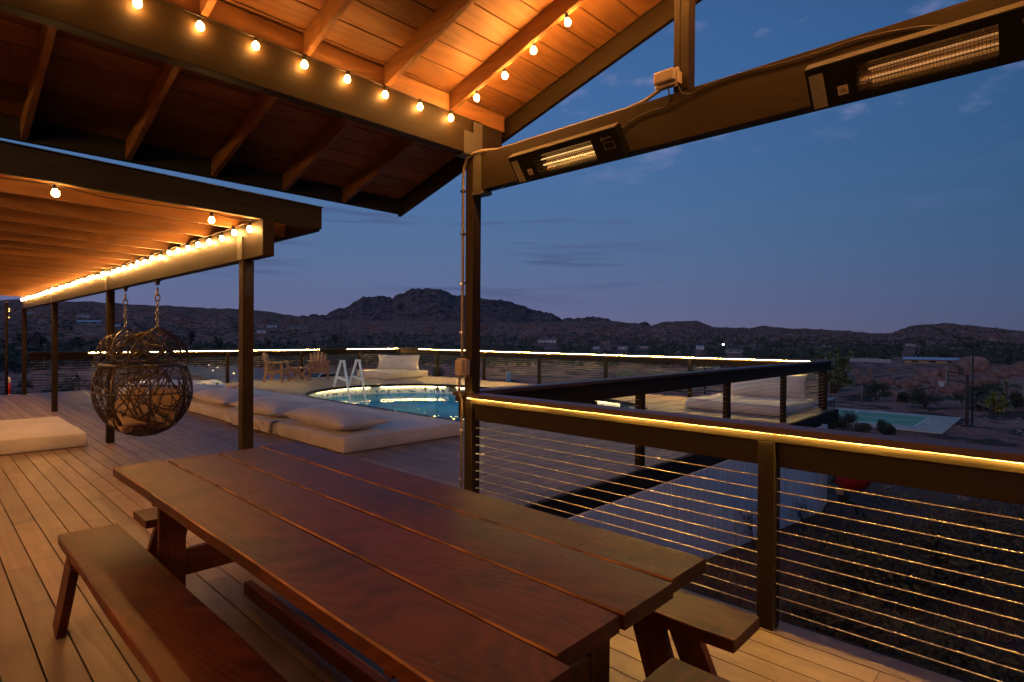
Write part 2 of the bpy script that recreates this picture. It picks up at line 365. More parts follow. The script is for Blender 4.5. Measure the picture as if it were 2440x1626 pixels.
def wall_mat(name, c, groove=True):
    m, t, b = new_mat(name); L = t.links.new
    b.inputs['Roughness'].default_value = 0.7
    tcn = t.nodes.new('ShaderNodeTexCoord')
    n = t.nodes.new('ShaderNodeTexNoise'); n.inputs['Scale'].default_value = 1.5; n.inputs['Detail'].default_value = 7; L(tcn.outputs['Object'], n.inputs[0])
    mp = t.nodes.new('ShaderNodeMapping'); mp.inputs['Scale'].default_value = (9, 1, 0.5); L(tcn.outputs['Object'], mp.inputs[0])
    n2 = t.nodes.new('ShaderNodeTexNoise'); n2.inputs['Scale'].default_value = 1.5; n2.inputs['Detail'].default_value = 5; L(mp.outputs[0], n2.inputs[0])
    ad = t.nodes.new('ShaderNodeMath'); ad.operation = 'ADD'; L(n.outputs[0], ad.inputs[0]); L(n2.outputs[0], ad.inputs[1])
    mr = t.nodes.new('ShaderNodeMapRange'); mr.inputs[1].default_value = 0.7; mr.inputs[2].default_value = 1.3; mr.inputs[3].default_value = 0.72; mr.inputs[4].default_value = 1.08; L(ad.outputs[0], mr.inputs[0])
    mm = t.nodes.new('ShaderNodeMix'); mm.data_type = 'RGBA'; mm.blend_type = 'MULTIPLY'; mm.inputs[0].default_value = 1; mm.inputs[6].default_value = (*c, 1); L(mr.outputs[0], mm.inputs[7])
    L(mm.outputs[2], b.inputs['Base Color'])
    return m
M['whitewall'] = wall_mat('white_painted_siding', (0.84, 0.83, 0.86))
M['concrete'] = plain('concrete', (0.60, 0.53, 0.43), 0.85, bump=0.3, var=0.15, vscale=1.2)
M['court'] = plain('court_green', (0.20, 0.46, 0.27), 0.7, var=0.14, vscale=0.9)
M['line'] = plain('court_line', (0.88, 0.90, 0.86), 0.7)
M['grey_road'] = plain('pale_road', (0.20, 0.20, 0.21), 0.9, var=0.2, vscale=0.3)
M['leaf'] = plain('dark_leaf', (0.050, 0.056, 0.030), 0.7, var=0.5, vscale=1.5)
M['leafb'] = plain('green_leaf', (0.26, 0.33, 0.15), 0.6, var=0.5, vscale=1.5)
M['leafd'] = plain('dry_leaf', (0.085, 0.075, 0.045), 0.8, var=0.4, vscale=1.5)
M['yucca'] = plain('yucca_leaf', (0.36, 0.36, 0.07), 0.5, var=0.5, vscale=3)
M['straw'] = plain('dry_grass', (0.15, 0.12, 0.085), 0.9, var=0.4, vscale=2)
M['bark'] = plain('bark', (0.08, 0.055, 0.04), 0.9, bump=0.8, bscale=20)
M['rock'] = plain('red_granite', (0.27, 0.155, 0.13), 0.85, bump=1.0, bscale=2.2, var=0.45, vscale=1.2)
M['stone'] = plain('pale_stone', (0.30, 0.22, 0.18), 0.9, bump=0.6, bscale=12, var=0.3)
M['hwall'] = plain('house_wall', (0.42, 0.40, 0.38), 0.8)
M['hwhite'] = plain('house_white', (0.70, 0.70, 0.72), 0.8)
M['htan'] = plain('house_tan', (0.42, 0.28, 0.18), 0.8)
M['roofm'] = plain('metal_roof', (0.50, 0.54, 0.60), 0.45, 0.3)
M['roofd'] = plain('shingle_roof', (0.20, 0.19, 0.19), 0.85)
M['glassd'] = plain('dark_glass', (0.02, 0.025, 0.03), 0.1)
M['carpaint'] = plain('white_car_paint', (0.55, 0.58, 0.62), 0.25, var=0.03)
M['blue'] = plain('pale_blue_panel', (0.16, 0.36, 0.50), 0.5)
M['teal'] = plain('teal_board', (0.06, 0.17, 0.18), 0.4)
M['orange'] = plain('orange_rim', (0.60, 0.07, 0.03), 0.4)
M['net'] = plain('white_net', (0.75, 0.78, 0.76), 0.8)

# ------------------------------------------------------------------ terrain
SK = [(-300, 716), (0, 716), (52, 714), (110, 717), (176, 718), (260, 722), (352, 725), (446, 731), (565, 736), (622, 740), (674, 750), (726, 757), (788, 762), (860, 763), (940, 764), (1040, 766), (1130, 767), (1184, 766), (1240, 767), (1286, 766), (1338, 767), (1380, 767), (1436, 763), (1483, 768), (1545, 776), (1587, 766), (1659, 765), (1701, 780), (1784, 783), (1820, 776), (1867, 781), (1970, 785), (2074, 793), (2121, 794), (2167, 776), (2240, 769), (2312, 775), (2385, 785), (2440, 790), (2800, 800), (3400, 790)]
MT = [(560, 775), (700, 770), (760, 760), (788, 750), (819, 738), (861, 715), (918, 703), (935, 707), (962, 700), (985, 691), (1010, 689), (1037, 690), (1062, 697), (1079, 703), (1110, 706), (1151, 713), (1213, 718), (1244, 728), (1296, 744), (1338, 762), (1450, 775), (1560, 790)]
def interp(tab, x):
    if x <= tab[0][0]: return tab[0][1]
    for (a, b), (c, d) in zip(tab, tab[1:]):
        if x <= c:
            return b + (d - b) * (x - a) / (c - a)
    return tab[-1][1]
def az_to_x(a):
    t = math.tan(max(-1.35, min(1.35, HEAD - a)))
    return 1220 + FPX * t
def elev(tab, a):
    x = az_to_x(a); y = interp(tab, x)
    yh = 804.3 + 0.0068 * (x - 1220)
    j = 5.5 if tab is MT else 2.2
    y += j * noise.fractal(Vector((x * (0.045 if tab is MT else 0.03), 3.3, j)), 0.7, 2.2, 5)
    return (yh - y) / math.hypot(FPX, x - 1220)
RID = 1500.0
def sm(a, b, x):
    t = max(0.0, min(1.0, (x - a) / (b - a))); return t * t * (3 - 2 * t)
def tz(x, y):
    r = math.hypot(x, y); a = math.atan2(y, x)
    base = -0.7 - 0.097 * max(x, 0) - 0.075 * max(y - 6, 0)
    k = sm(30, 48, r)
    base = max(base, -4.5) * (1 - k) + (-4.5) * k
    n = noise.fractal(Vector((x * 0.05, y * 0.05, 3)), 0.9, 2.1, 4) * 0.25 * sm(6, 30, r)
    if 44 < x < 58 and 3 < y < 26: n *= 0.1
    base += n
    base += 3.0 * math.exp(-(((r - 95) / 18) ** 2 + ((a - 0.06) / 0.11) ** 2)) 
    if r > 170:
        top = CAM_H + RID * elev(SK, a)
        s = (r - 170) / (RID - 170)
        if s <= 1:
            am = 5.0 + 0.17 * (top + 4.5)
            h = 0.9 * (noise.ridged_multi_fractal(Vector((x * 0.0045, y * 0.0045, 7)), 0.85, 2.1, 7, 1.0, 2.0) - 1.3) + 0.35 * noise.fractal(Vector((x * 0.03, y * 0.03, 1)), 0.8, 2.1, 4)
            w = max(0, 1 - abs(s - 0.55) / 0.5)
            base = base * (1 - s ** 1.5) + top * s ** 1.5 + am * h * w + 0.012 * top * h * s
        else:
            base = top * max(0.2, 1 - (s - 1) * 1.5)
    return base
def rvert(f, n0, n1, a0, a1, rs, name, mat):
    vs = []; fs = []
    for r_ in rs:
        for j in range(n1):
            a = a0 + (a1 - a0) * j / (n1 - 1)
            x = r_ * math.cos(a); y = r_ * math.sin(a)
            vs.append((x, y, f(x, y)))
    for i in range(len(rs) - 1):
        for j in range(n1 - 1):
            fs.append((i * n1 + j, (i + 1) * n1 + j, (i + 1) * n1 + j + 1, i * n1 + j + 1))
    me = bpy.data.meshes.new(name); me.from_pydata(vs, [], fs); me.materials.append(mat)
    me.polygons.foreach_set('use_smooth', [True] * len(me.polygons)); me.update()
    o = bpy.data.objects.new(name, me); col.objects.link(o)
    return o
def terrain_mat(name, c1, c2, cd, s_big, s_speck, lo, hi, fac):
    m, t, b = new_mat(name); L = t.links.new
    b.inputs['Roughness'].default_value = 0.95; b.inputs['Specular IOR Level'].default_value = 0.1
    tcn = t.nodes.new('ShaderNodeTexCoord')
    def nz(s, d, ds=0):
        n = t.nodes.new('ShaderNodeTexNoise'); n.inputs['Scale'].default_value = s; n.inputs['Detail'].default_value = d; n.inputs['Distortion'].default_value = ds
        n.inputs['Roughness'].default_value = 0.6
        L(tcn.outputs['Object'], n.inputs[0]); return n.outputs[0]
    r1 = t.nodes.new('ShaderNodeMapRange'); r1.inputs[1].default_value = 0.38; r1.inputs[2].default_value = 0.62; L(nz(s_big, 8, 0.4), r1.inputs[0])
    m1 = t.nodes.new('ShaderNodeMix'); m1.data_type = 'RGBA'; m1.inputs[6].default_value = (*c1, 1); m1.inputs[7].default_value = (*c2, 1); L(r1.outputs[0], m1.inputs[0])
    r2 = t.nodes.new('ShaderNodeMapRange'); r2.inputs[1].default_value = lo; r2.inputs[2].default_value = hi; L(nz(s_speck, 5), r2.inputs[0])
    mu = t.nodes.new('ShaderNodeMath'); mu.operation = 'MULTIPLY'; mu.inputs[1].default_value = fac; L(r2.outputs[0], mu.inputs[0])
    m2 = t.nodes.new('ShaderNodeMix'); m2.data_type = 'RGBA'; m2.inputs[7].default_value = (*cd, 1); L(m1.outputs[2], m2.inputs[6]); L(mu.outputs[0], m2.inputs[0])
    r3 = t.nodes.new('ShaderNodeMapRange'); r3.inputs[1].default_value = 0.3; r3.inputs[2].default_value = 0.7; r3.inputs[3].default_value = 0.7; r3.inputs[4].default_value = 1.3; L(nz(6.0, 6), r3.inputs[0])
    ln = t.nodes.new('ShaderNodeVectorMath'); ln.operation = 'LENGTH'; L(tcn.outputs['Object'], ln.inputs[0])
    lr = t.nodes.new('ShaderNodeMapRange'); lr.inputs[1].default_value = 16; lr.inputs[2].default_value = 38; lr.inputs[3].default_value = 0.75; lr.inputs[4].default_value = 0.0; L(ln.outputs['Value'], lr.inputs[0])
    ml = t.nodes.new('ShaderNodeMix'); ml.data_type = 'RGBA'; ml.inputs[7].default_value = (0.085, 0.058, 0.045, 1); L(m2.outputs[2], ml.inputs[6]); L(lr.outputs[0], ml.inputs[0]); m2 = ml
    m3 = t.nodes.new('ShaderNodeMix'); m3.data_type = 'RGBA'; m3.blend_type = 'MULTIPLY'; m3.inputs[0].default_value = 1; L(m2.outputs[2], m3.inputs[6]); L(r3.outputs[0], m3.inputs[7])
    L(m3.outputs[2], b.inputs['Base Color'])
    bp = t.nodes.new('ShaderNodeBump'); bp.inputs['Strength'].default_value = 0.8; bp.inputs['Distance'].default_value = 1.2; L(nz(s_speck, 6), bp.inputs['Height']); L(bp.outputs[0], b.inputs['Normal'])
    return m
M['ground'] = terrain_mat('desert_ground', (0.30, 0.135, 0.10), (0.42, 0.235, 0.19), (0.065, 0.055, 0.04), 0.05, 0.24, 0.50, 0.56, 0.9)
M['mount'] = terrain_mat('mountain_rock', (0.13, 0.088, 0.09), (0.21, 0.145, 0.14), (0.05, 0.04, 0.05), 0.005, 0.022, 0.50, 0.60, 0.85)
rs = []
r_ = 1.5
while r_ < 2100:
    rs.append(r_); r_ *= 1.022 if r_ > 20 else 1.05
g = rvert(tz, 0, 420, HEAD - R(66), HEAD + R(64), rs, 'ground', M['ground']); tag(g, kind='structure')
def mz(x, y):
    r = math.hypot(x, y); a = math.atan2(y, x)
    top = CAM_H + 3800 * elev(MT, a)
    s = (r - 2300) / 1500.0
    nn = noise.ridged_multi_fractal(Vector((x * 0.0016, y * 0.0016, 5)), 0.9, 2.1, 7, 1.0, 2.0) - 1.0
    if s <= 1: return -20 + (top + 20) * max(0, s) ** 0.9 + nn * 95 * max(0, s) * (1 - s) * 3 + nn * 6 * max(s, 0)
    return top - (s - 1) * 400 + nn * 6
mrs = [2300 + 25 * i for i in range(72)]
mo = rvert(mz, 0, 330, HEAD - R(18), HEAD + R(28), mrs, 'mountain', M['mount']); tag(mo, kind='structure')

def at(x, y, rmax=1400):
    d = ray(x, y); d = d / math.hypot(d.x, d.y); t = 8.0
    while t < rmax:
        p = CP + d * t
        if p.z < tz(p.x, p.y): return Vector((p.x, p.y, tz(p.x, p.y)))
        t *= 1.006
    p = CP + d * rmax
    return Vector((p.x, p.y, tz(p.x, p.y)))
def pxm(p):   # metres covered by one photograph pixel at p
    return (Vector(p) - CP).dot(CF) / FPX

exec_parts = True
# ------------------------------------------------------------------ deck and pool
PX0, PX1, PY0, PY1, PR = 6.78, 11.95, 5.85, 15.55, 2.585
PCX = 9.365; CY0 = PY0 + PR; CY1 = PY1 - PR
def pool_y(x, off=0.0):
    d = (PR + off) ** 2 - (x - PCX) ** 2
    if d <= 0: return None
    s = math.sqrt(d); return CY0 - s, CY1 + s
deck = MB(); BW = 0.1397; gap = 0.0085
def far_y(x): return 18.98 + (x - 1.95) * 0.078
i = 0
x = -7.0
while x < 13.78:
    x1 = x + BW - gap
    y0 = -3.4 if x < 3.16 else 3.62
    segs = []
    off = random.uniform(0, 4.8)
    ys = [y0]
    yy = y0 + off
    while yy < far_y(x) - 0.3:
        if yy > y0 + 0.3: ys.append(yy)
        yy += 4.88
    ys.append(far_y(x))
    for a, b in zip(ys, ys[1:]):
        rn = random.random(); b2 = b - 0.003
        pa, pb = pool_y(x, 0.0), pool_y(x1, 0.0)
        if pa or pb:
            n = 6
            for k in range(n):
                xa = x + (x1 - x) * k / n; xb = x + (x1 - x) * (k + 1) / n
                p1, p2 = pool_y(xa), pool_y(xb)
                if not p1: p1 = (CY0, CY0 + 0.001)
                if not p2: p2 = (CY0, CY0 + 0.001)
                for lo, hi, side in ((a, b2, 0), (a, b2, 1)):
                    if side == 0:
                        l1, l2 = lo, lo; h1, h2 = min(hi, p1[0]), min(hi, p2[0])
                    else:
                        l1, l2 = max(lo, p1[1]), max(lo, p2[1]); h1, h2 = hi, hi
                    if h1 - l1 > 0.005 and h2 - l2 > 0.005:
                        vs = [(xa, l1, 0), (xb, l2, 0), (xb, h2, 0), (xa, h1, 0), (xa, l1, -0.03), (xb, l2, -0.03), (xb, h2, -0.03), (xa, h1, -0.03)]
                        fs = [(0, 1, 2, 3), (0, 4, 5, 1), (3, 2, 6, 7)]
                        if k == 0: fs.append((0, 3, 7, 4))
                        if k == n - 1: fs.append((1, 5, 6, 2))
                        deck.add(vs, fs, rn)
        else:
            deck.box(x, x1, a, b2, -0.03, 0, rn)
    x += BW
do = deck.build('deck', M['deck'], fix=False); tag(do, kind='structure')
# dark joists/void under the boards, in four pieces round the pool
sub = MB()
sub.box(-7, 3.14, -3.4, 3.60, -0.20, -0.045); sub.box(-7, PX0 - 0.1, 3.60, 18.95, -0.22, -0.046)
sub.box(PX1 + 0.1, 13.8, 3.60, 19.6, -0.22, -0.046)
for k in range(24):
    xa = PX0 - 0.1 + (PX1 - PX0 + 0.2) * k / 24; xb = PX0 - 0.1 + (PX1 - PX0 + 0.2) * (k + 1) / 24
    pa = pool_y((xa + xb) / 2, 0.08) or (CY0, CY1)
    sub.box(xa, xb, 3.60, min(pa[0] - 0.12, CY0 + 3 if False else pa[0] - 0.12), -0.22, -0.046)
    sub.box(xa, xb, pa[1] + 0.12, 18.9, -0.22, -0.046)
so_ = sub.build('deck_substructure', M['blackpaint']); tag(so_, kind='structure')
# edge trim boards and fascia of the deck
trim = MB()
trim.box(3.165, 13.9, 3.46, 3.615, -0.03, 0.0); trim.box(13.785, 13.92, 3.62, 19.9, -0.03, 0.0)
trim.box(3.162, 3.225, -3.4, 3.455, -0.032, -0.001)
to = trim.build('deck_edge_boards', M['deckX'], bevel=0.002); tag(to, kind='structure')
fa = MB()
fa.box(3.165, 13.94, 3.40, 3.455, -0.235, -0.002)
fa.box(13.925, 13.965, 3.40, 19.9, -0.235, -0.004)
fa.box(3.229, 3.267, -3.4, 3.39, -0.24, -0.010); fa.box(3.270, 3.31, -3.4, 3.39, -0.27, -0.055)
fo = fa.build('deck_fascia', M['fascia'], bevel=0.003); tag(fo, kind='structure')

def stadium(off, z, n=24):
    pts = []
    for k in range(n + 1):
        a = math.pi + math.pi * k / n
        pts.append((PCX + (PR + off) * math.cos(a), CY0 + (PR + off) * math.sin(a), z))
    for k in range(n + 1):
        a = math.pi * k / n
        pts.append((PCX + (PR + off) * math.cos(a), CY1 + (PR + off) * math.sin(a), z))
    return pts
def ring(mb, o1, z1, o2, z2, n=24):
    a = stadium(o1, z1, n); b = stadium(o2, z2, n); m = len(a)
    mb.add(a + b, [(i, (i + 1) % m, m + (i + 1) % m, m + i) for i in range(m)], 0.5)
pool = thing('swimming_pool', (PCX, 10.7, -0.3), 'oval swimming pool sunk in the deck with a glowing tiled band under its rim', 'pool')
m = MB(); ring(m, 0.03, 0.004, -0.035, 0.004); ring(m, -0.035, 0.004, -0.035, -0.075); ring(m, -0.035, -0.075, 0.09, -0.075)
m.build('coping', M['fascia'], pool, smooth=False)
m = MB(); ring(m, 0.10, -0.06, 0.10, -0.78); m.build('wall', None, pool, smooth=True)
def liner_mat():
    m, t, b = new_mat('pool_liner'); L = t.links.new
    b.inputs['Roughness'].default_value = 0.3
    tcn = t.nodes.new('ShaderNodeTexCoord'); sp = t.nodes.new('ShaderNodeSeparateXYZ'); L(tcn.outputs['Object'], sp.inputs[0])
    vo = t.nodes.new('ShaderNodeTexVoronoi'); vo.inputs['Scale'].default_value = 17; L(tcn.outputs['Object'], vo.inputs[0])
    cr = ramp(t, [(0.0, (0.03, 0.08, 0.16, 1)), (0.35, (0.12, 0.22, 0.30, 1)), (0.5, (0.75, 0.74, 0.66, 1)), (1, (0.8, 0.78, 0.7, 1))]); L(vo.outputs['Color'], cr.inputs[0])
    # pattern band around the middle of the exposed strip (object z is relative to -0.3)
    b1 = t.nodes.new('ShaderNodeMath'); b1.operation = 'COMPARE'; b1.inputs[1].default_value = 0.065; b1.inputs[2].default_value = 0.045; L(sp.outputs[2], b1.inputs[0])
    up = t.nodes.new('ShaderNodeMath'); up.operation = 'GREATER_THAN'; up.inputs[1].default_value = 0.0; L(sp.outputs[2], up.inputs[0])
    base = t.nodes.new('ShaderNodeMix'); base.data_type = 'RGBA'; base.inputs[6].default_value = (0.05, 0.42, 0.62, 1); base.inputs[7].default_value = (0.72, 0.70, 0.62, 1); L(up.outputs[0], base.inputs[0])
    mm = t.nodes.new('ShaderNodeMix'); mm.data_type = 'RGBA'; L(b1.outputs[0], mm.inputs[0]); L(base.outputs[2], mm.inputs[6]); L(cr.outputs[0], mm.inputs[7])
    L(mm.outputs[2], b.inputs['Base Color'])
    return m
pool.children[1].data.materials.clear(); pool.children[0]
for ch in pool.children:
    if ch.name.startswith('wall'): ch.data.materials.clear(); ch.data.materials.append(liner_mat())
m = MB()
pts = stadium(0.10, -0.78); m.add(pts, [tuple(range(len(pts)))], 0.5)
M['poolblue'] = plain('pool_floor_blue', (0.06, 0.50, 0.72), 0.5, var=0.08)
m.build('floor', M['poolblue'], pool)
m = MB(); pp = stadium(0.075, -0.085, 48)
segm = []
for i in range(len(pp)):
    if (i % 14) in (12, 13): continue
    a = Vector(pp[i]); b = Vector(pp[(i + 1) % len(pp)])
    if (b - a).length > 1.0:
        k = int((b - a).length / 0.25)
        for q in range(k):
            if q % 10 > 8: continue
            m.beam(a.lerp(b, q / k), a.lerp(b, (q + 1) / k), 0.012, 0.010)
    else:
        m.beam(a, b, 0.012, 0.010)
    if (i + 1) % 14 in (12,):
        m.build('light_strip', M['poolled'], pool); m = MB()
if m.v: m.build('light_strip', M['poolled'], pool)
M['poolfill'] = emit('pool_fill_lamp', (0.6, 0.9, 1.0), 170)  # unseen lamps added below the surface to brighten the water
for yy in (8.6, 12.4):
    m = MB(); m.tube([(6.70, yy, -0.52), (6.73, yy, -0.52)], 0.13, 16); m.build('pool_fill_lamp', M['poolfill'], pool)
def water_mat():
    m, t, b = new_mat('water'); L = t.links.new
    t.nodes.remove(b); o = t.nodes['Material Output']
    gl = t.nodes.new('ShaderNodeBsdfGlossy'); gl.inputs['Roughness'].default_value = 0.02
    tr = t.nodes.new('ShaderNodeBsdfTransparent'); tr.inputs[0].default_value = (0.55, 0.85, 0.95, 1)
    fr = t.nodes.new('ShaderNodeFresnel'); fr.inputs[0].default_value = 1.20
    mx_ = t.nodes.new('ShaderNodeMixShader')
    tcn = t.nodes.new('ShaderNodeTexCoord'); n = t.nodes.new('ShaderNodeTexNoise'); n.inputs['Scale'].default_value = 1.6; n.inputs['Detail'].default_value = 3; n.inputs['Distortion'].default_value = 0.5
    L(tcn.outputs['Object'], n.inputs[0])
    bp = t.nodes.new('ShaderNodeBump'); bp.inputs['Strength'].default_value = 0.18; bp.inputs['Distance'].default_value = 0.04; L(n.outputs[0], bp.inputs['Height'])
    L(bp.outputs[0], gl.inputs['Normal']); L(bp.outputs[0], fr.inputs['Normal'])
    fm = t.nodes.new('ShaderNodeMath'); fm.operation = 'MULTIPLY'; fm.inputs[1].default_value = 0.65; L(fr.outputs[0], fm.inputs[0]); L(fm.outputs[0], mx_.inputs[0]); L(tr.outputs[0], mx_.inputs[1]); L(gl.outputs[0], mx_.inputs[2]); L(mx_.outputs[0], o.inputs[0])
    return m
m = MB(); pts = stadium(0.098, -0.30); m.add(pts, [tuple(range(len(pts)))], 0.5)
w = m.build('water', water_mat()); tag(w, kind='structure')

# pool ladder: white A-frame rails
ld = thing('pool_ladder', (9.0, 15.2, 0), 'white plastic A-frame pool ladder standing at the lit rim of the pool', 'ladder')
def ladder_frame(x, y):
    m = MB()
    t_ = Vector((x, y, 0.78))
    f1 = Vector((x - 0.13, y + 0.28, 0)); f2 = Vector((x + 0.10, y - 0.38, -0.75))
    m.beam(f1, t_ + Vector((-0.02, 0.05, 0)), 0.055, 0.075, (0, 1, 0.2)); m.beam(f2, t_ + Vector((0.02, -0.05, 0)), 0.055, 0.075, (0, 1, 0.2))
    m.beam(t_ + Vector((-0.03, 0.10, 0.0)), t_ + Vector((0.03, -0.10, 0.0)), 0.05, 0.06)
    m.beam(f1.lerp(t_, 0.38), f2.lerp(t_, 0.63), 0.04, 0.07)
    return m
ladder_frame(8.78, 15.32).build('rail', M['white'], ld, bevel=0.012); ladder_frame(9.36, 15.42).build('rail', M['white'], ld, bevel=0.012)
for k, z in enumerate((-0.18, -0.42, -0.66)):
    m = MB(); q = k * 0.09
    m.box(8.84, 9.50, 14.98 - q, 15.10 - q, z - 0.02, z + 0.02); m.build('step', M['white'], ld, bevel=0.01)

# ------------------------------------------------------------------ rails
def rail(name, label, p0, p1, posts, inner, led=None, caps=True, cables=11, cat='railing', lapmat='Y', fittings=(), group=None, cap_ext=(0.0, 0.0), pz0=0.0, skip_cable=False):
    """p0,p1: plan points of the post line; inner: unit vector to the lit side; posts: distances from p0"""
    p0 = Vector((*p0, 0)); p1 = Vector((*p1, 0)); d = (p1 - p0); Ln = d.length; d.normalize(); nrm = Vector((*inner, 0))
    nrm = (nrm - d * nrm.dot(d)).normalized()
    t = thing(name, tuple(p0), label, cat, group)
    mx_ = 'X' if abs(d.x) > abs(d.y) else 'Y'
    a = p0 - d * cap_ext[0]; b = p1 + d * cap_ext[1]; up = Vector((0, 0, 1))
    m = MB(); m.beam(a + up * 1.049, b + up * 1.049, 0.155, 0.035); m.build('cap', M['cap' + mx_], t, bevel=0.004)
    m = MB(); m.beam(a + up * 1.006, b + up * 1.006, 0.089, 0.045); m.build('top_rail', M['paint' + mx_], t, bevel=0.003)
    m = MB(); o = -nrm * 0.018; m.beam(a + up * 0.916 + o, b + up * 0.916 + o, 0.038, 0.133); m.build('side_board', M['paint' + mx_], t, bevel=0.003)
    for s in posts:
        c = p0 + d * s + nrm * 0.001
        m = MB(); m.beam(c + up * pz0, c + up * 0.983, 0.089, 0.086, d); m.build('post', M['paintZ'], t, bevel=0.004)
    zs = [0.10 + 0.069 * k for k in range(cables)]
    for k, z in enumerate(zs):
        n = max(2, int(Ln / 0.8)); pts = []
        for i in range(n + 1):
            u = i / n; pts.append(p0 + d * (Ln * u) + up * z)
        m = MB(); m.tube(pts, 0.0034, 6); m.build('cable', M['cablesteel'], t, smooth=True)
    if led:
        for s0, s1 in led:
            m = MB(); o = nrm * 0.051
            m.beam(p0 + d * s0 + o + up * 1.0298, p0 + d * s1 + o + up * 1.0298, 0.009, 0.0026); m.build('light_strip', M['led'] if p0.x == p1.x and p0.x < 4 else M['led_far'], t)
    for s, sg in fittings:
        for z in zs:
            c = p0 + d * s + up * z; m = MB()
            rg = [c + d * sg * (0.012 + 0.012 * math.cos(q)) + nrm * 0.012 * math.sin(q) for q in [2 * math.pi * w_ / 10 for w_ in range(10)]]
            m.tube(rg, 0.0035, 6, closed=True)
            m.tube([c + d * sg * 0.02, c + d * sg * 0.05], 0.004, 6)
            m.tube([c + d * sg * 0.05, c + d * sg * 0.056, c + d * sg * 0.075, c + d * sg * 0.08], [0.005, 0.010, 0.010, 0.004], 8)
            m.build('turnbuckle', M['steel'], t, smooth=True)
    return t
# near rail runs along -Y from the main post
rail('cable_railing', 'nearest cable railing, lit yellow under its cap, running out of frame on the right', (3.12, 3.36), (3.12, -1.6), [2.275, 4.7], (-1, 0), led=[(-0.05, 4.9)], fittings=[(0.0, 1)], cap_ext=(0.02, 0.0))
rail('cable_railing', 'unlit dark cable railing along the deck edge above the white wall', (3.21, 3.57), (13.80, 3.57), [2.77, 5.26, 7.74, 10.33], (0, 1), fittings=[(0.0, 1)], cap_ext=(0.10, 0.06))
rail('cable_railing', 'long lit cable railing on the far right side of the pool deck', (13.84, 3.66), (13.84, 19.60), [0.06, 3.15, 5.75, 8.3, 10.87, 13.45], (-1, 0), led=[(0.1, 7.2), (7.25, 11.1), (11.15, 14.6)], fittings=[(0.1, 1)])
rail('cable_railing', 'lit cable railing across the back of the pool deck behind the wooden chairs', (1.98, 18.76), (13.84, 19.66), [4.93, 7.5, 9.95, 11.84], (0, -1), led=[(1.25, 8.2), (9.35, 10.9), (10.95, 11.8)], cap_ext=(0.0, 0.08))

# ------------------------------------------------------------------ gable roof over the table
def zb(y):                              # underside of the rafters
    return 3.285 + 0.283 * (3.40 - y) if y >= 1.6 else 3.285 + 0.283 * (3.40 - 1.6) - 0.283 * (1.6 - y)
gr = thing('gable_roof', (3.14, 3.44, 0), 'gabled timber patio roof with orange board ceiling over the picnic table', 'patio roof')
m = MB(); m.box(-3.0, 3.085, 3.40, 3.49, 2.99, 3.27); m.build('beam', M['paintX'], gr, bevel=0.004)
m = MB(); m.box(3.205, 3.44, 3.41, 3.48, 3.03, 3.27); m.build('beam', M['paintX'], gr, bevel=0.004)
m = MB(); m.box(-3.0, 3.4, -0.29, -0.20, 2.99, 3.27); m.build('beam', M['paintX'], gr, bevel=0.004)
m = MB(); m.box(3.105, 3.195, -0.32, 3.385, 2.69, 2.975); m.build('tie_beam', M['paintY'], gr, bevel=0.004)
m = MB(); m.box(3.10, 3.19, 3.395, 3.485, 0, 3.27); m.build('post', M['paintZ'], gr, bevel=0.004)
for px_, py_ in ((0.10, 3.40), (3.10, -0.29), (0.10, -0.29)):
    m = MB(); m.box(px_, px_ + 0.09, py_, py_ + 0.09, 0, 2.985); m.build('post', M['paintZ'], gr, bevel=0.004)
m = MB(); m.box(3.105, 3.145, 1.555, 1.605, 2.98, 3.78); m.box(3.147, 3.19, 1.555, 1.65, 2.98, 3.78); m.box(3.105, 3.145, 1.608, 1.65, 2.98, 3.78); m.build('king_post', M['paintZ'], gr, bevel=0.004)
rx = [2.890 - 0.5955 * k for k in range(9)]
for x in rx:
    for sg in (1, -1):
        y0, y1 = (5.03, 1.60) if sg == 1 else (-1.83, 1.60)
        z0, z1 = zb(5.03), zb(1.6)
        m = MB(); m.prism([(y0, z0), (y0, z0 + 0.142), (y1, z1 + 0.142), (y1, z1)], x - 0.019, x + 0.019, 'x')
        m.build('rafter', M['firY'], gr, bevel=0.002)
m = MB(); m.box(-3, 3.5, 1.58, 1.62, zb(1.6) - 0.03, zb(1.6) + 0.13); m.build('ridge_beam', M['firX'], gr)
for sg in (1, -1):                       # ceiling boards, their long edges along the ridge
    m = MB(); Ls = math.hypot(3.43, 3.43 * 0.283); nb = 19; wd = 3.43 / nb
    for k in range(nb):
        ya = 1.6 + sg * wd * k; yb_ = 1.6 + sg * (wd * (k + 1) - 0.011)
        za = zb(1.6) - 0.283 * wd * k + 0.142; zbb = zb(1.6) - 0.283 * (wd * (k + 1) - 0.011) + 0.142
        brk = [-3.0, random.uniform(-1.5, 1.0), 3.53]
        for xa, xb in zip(brk, brk[1:]):
            m.prism([(ya, za), (yb_, zbb), (yb_, zbb + 0.02), (ya, za + 0.02)], xa, xb - 0.003, 'x')
    m.build('ceiling_board', M['firX'], gr)
    m = MB(); yA, yB = 1.6, 1.6 + sg * 3.50
    m.prism([(yA, zb(1.6) + 0.168), (yB, zb(1.6) - 0.283 * 3.50 + 0.168), (yB, zb(1.6) - 0.283 * 3.50 + 0.19), (yA, zb(1.6) + 0.19)], -3.0, 3.58, 'x')
    m.build('roof_deck', M['blackpaint'], gr)
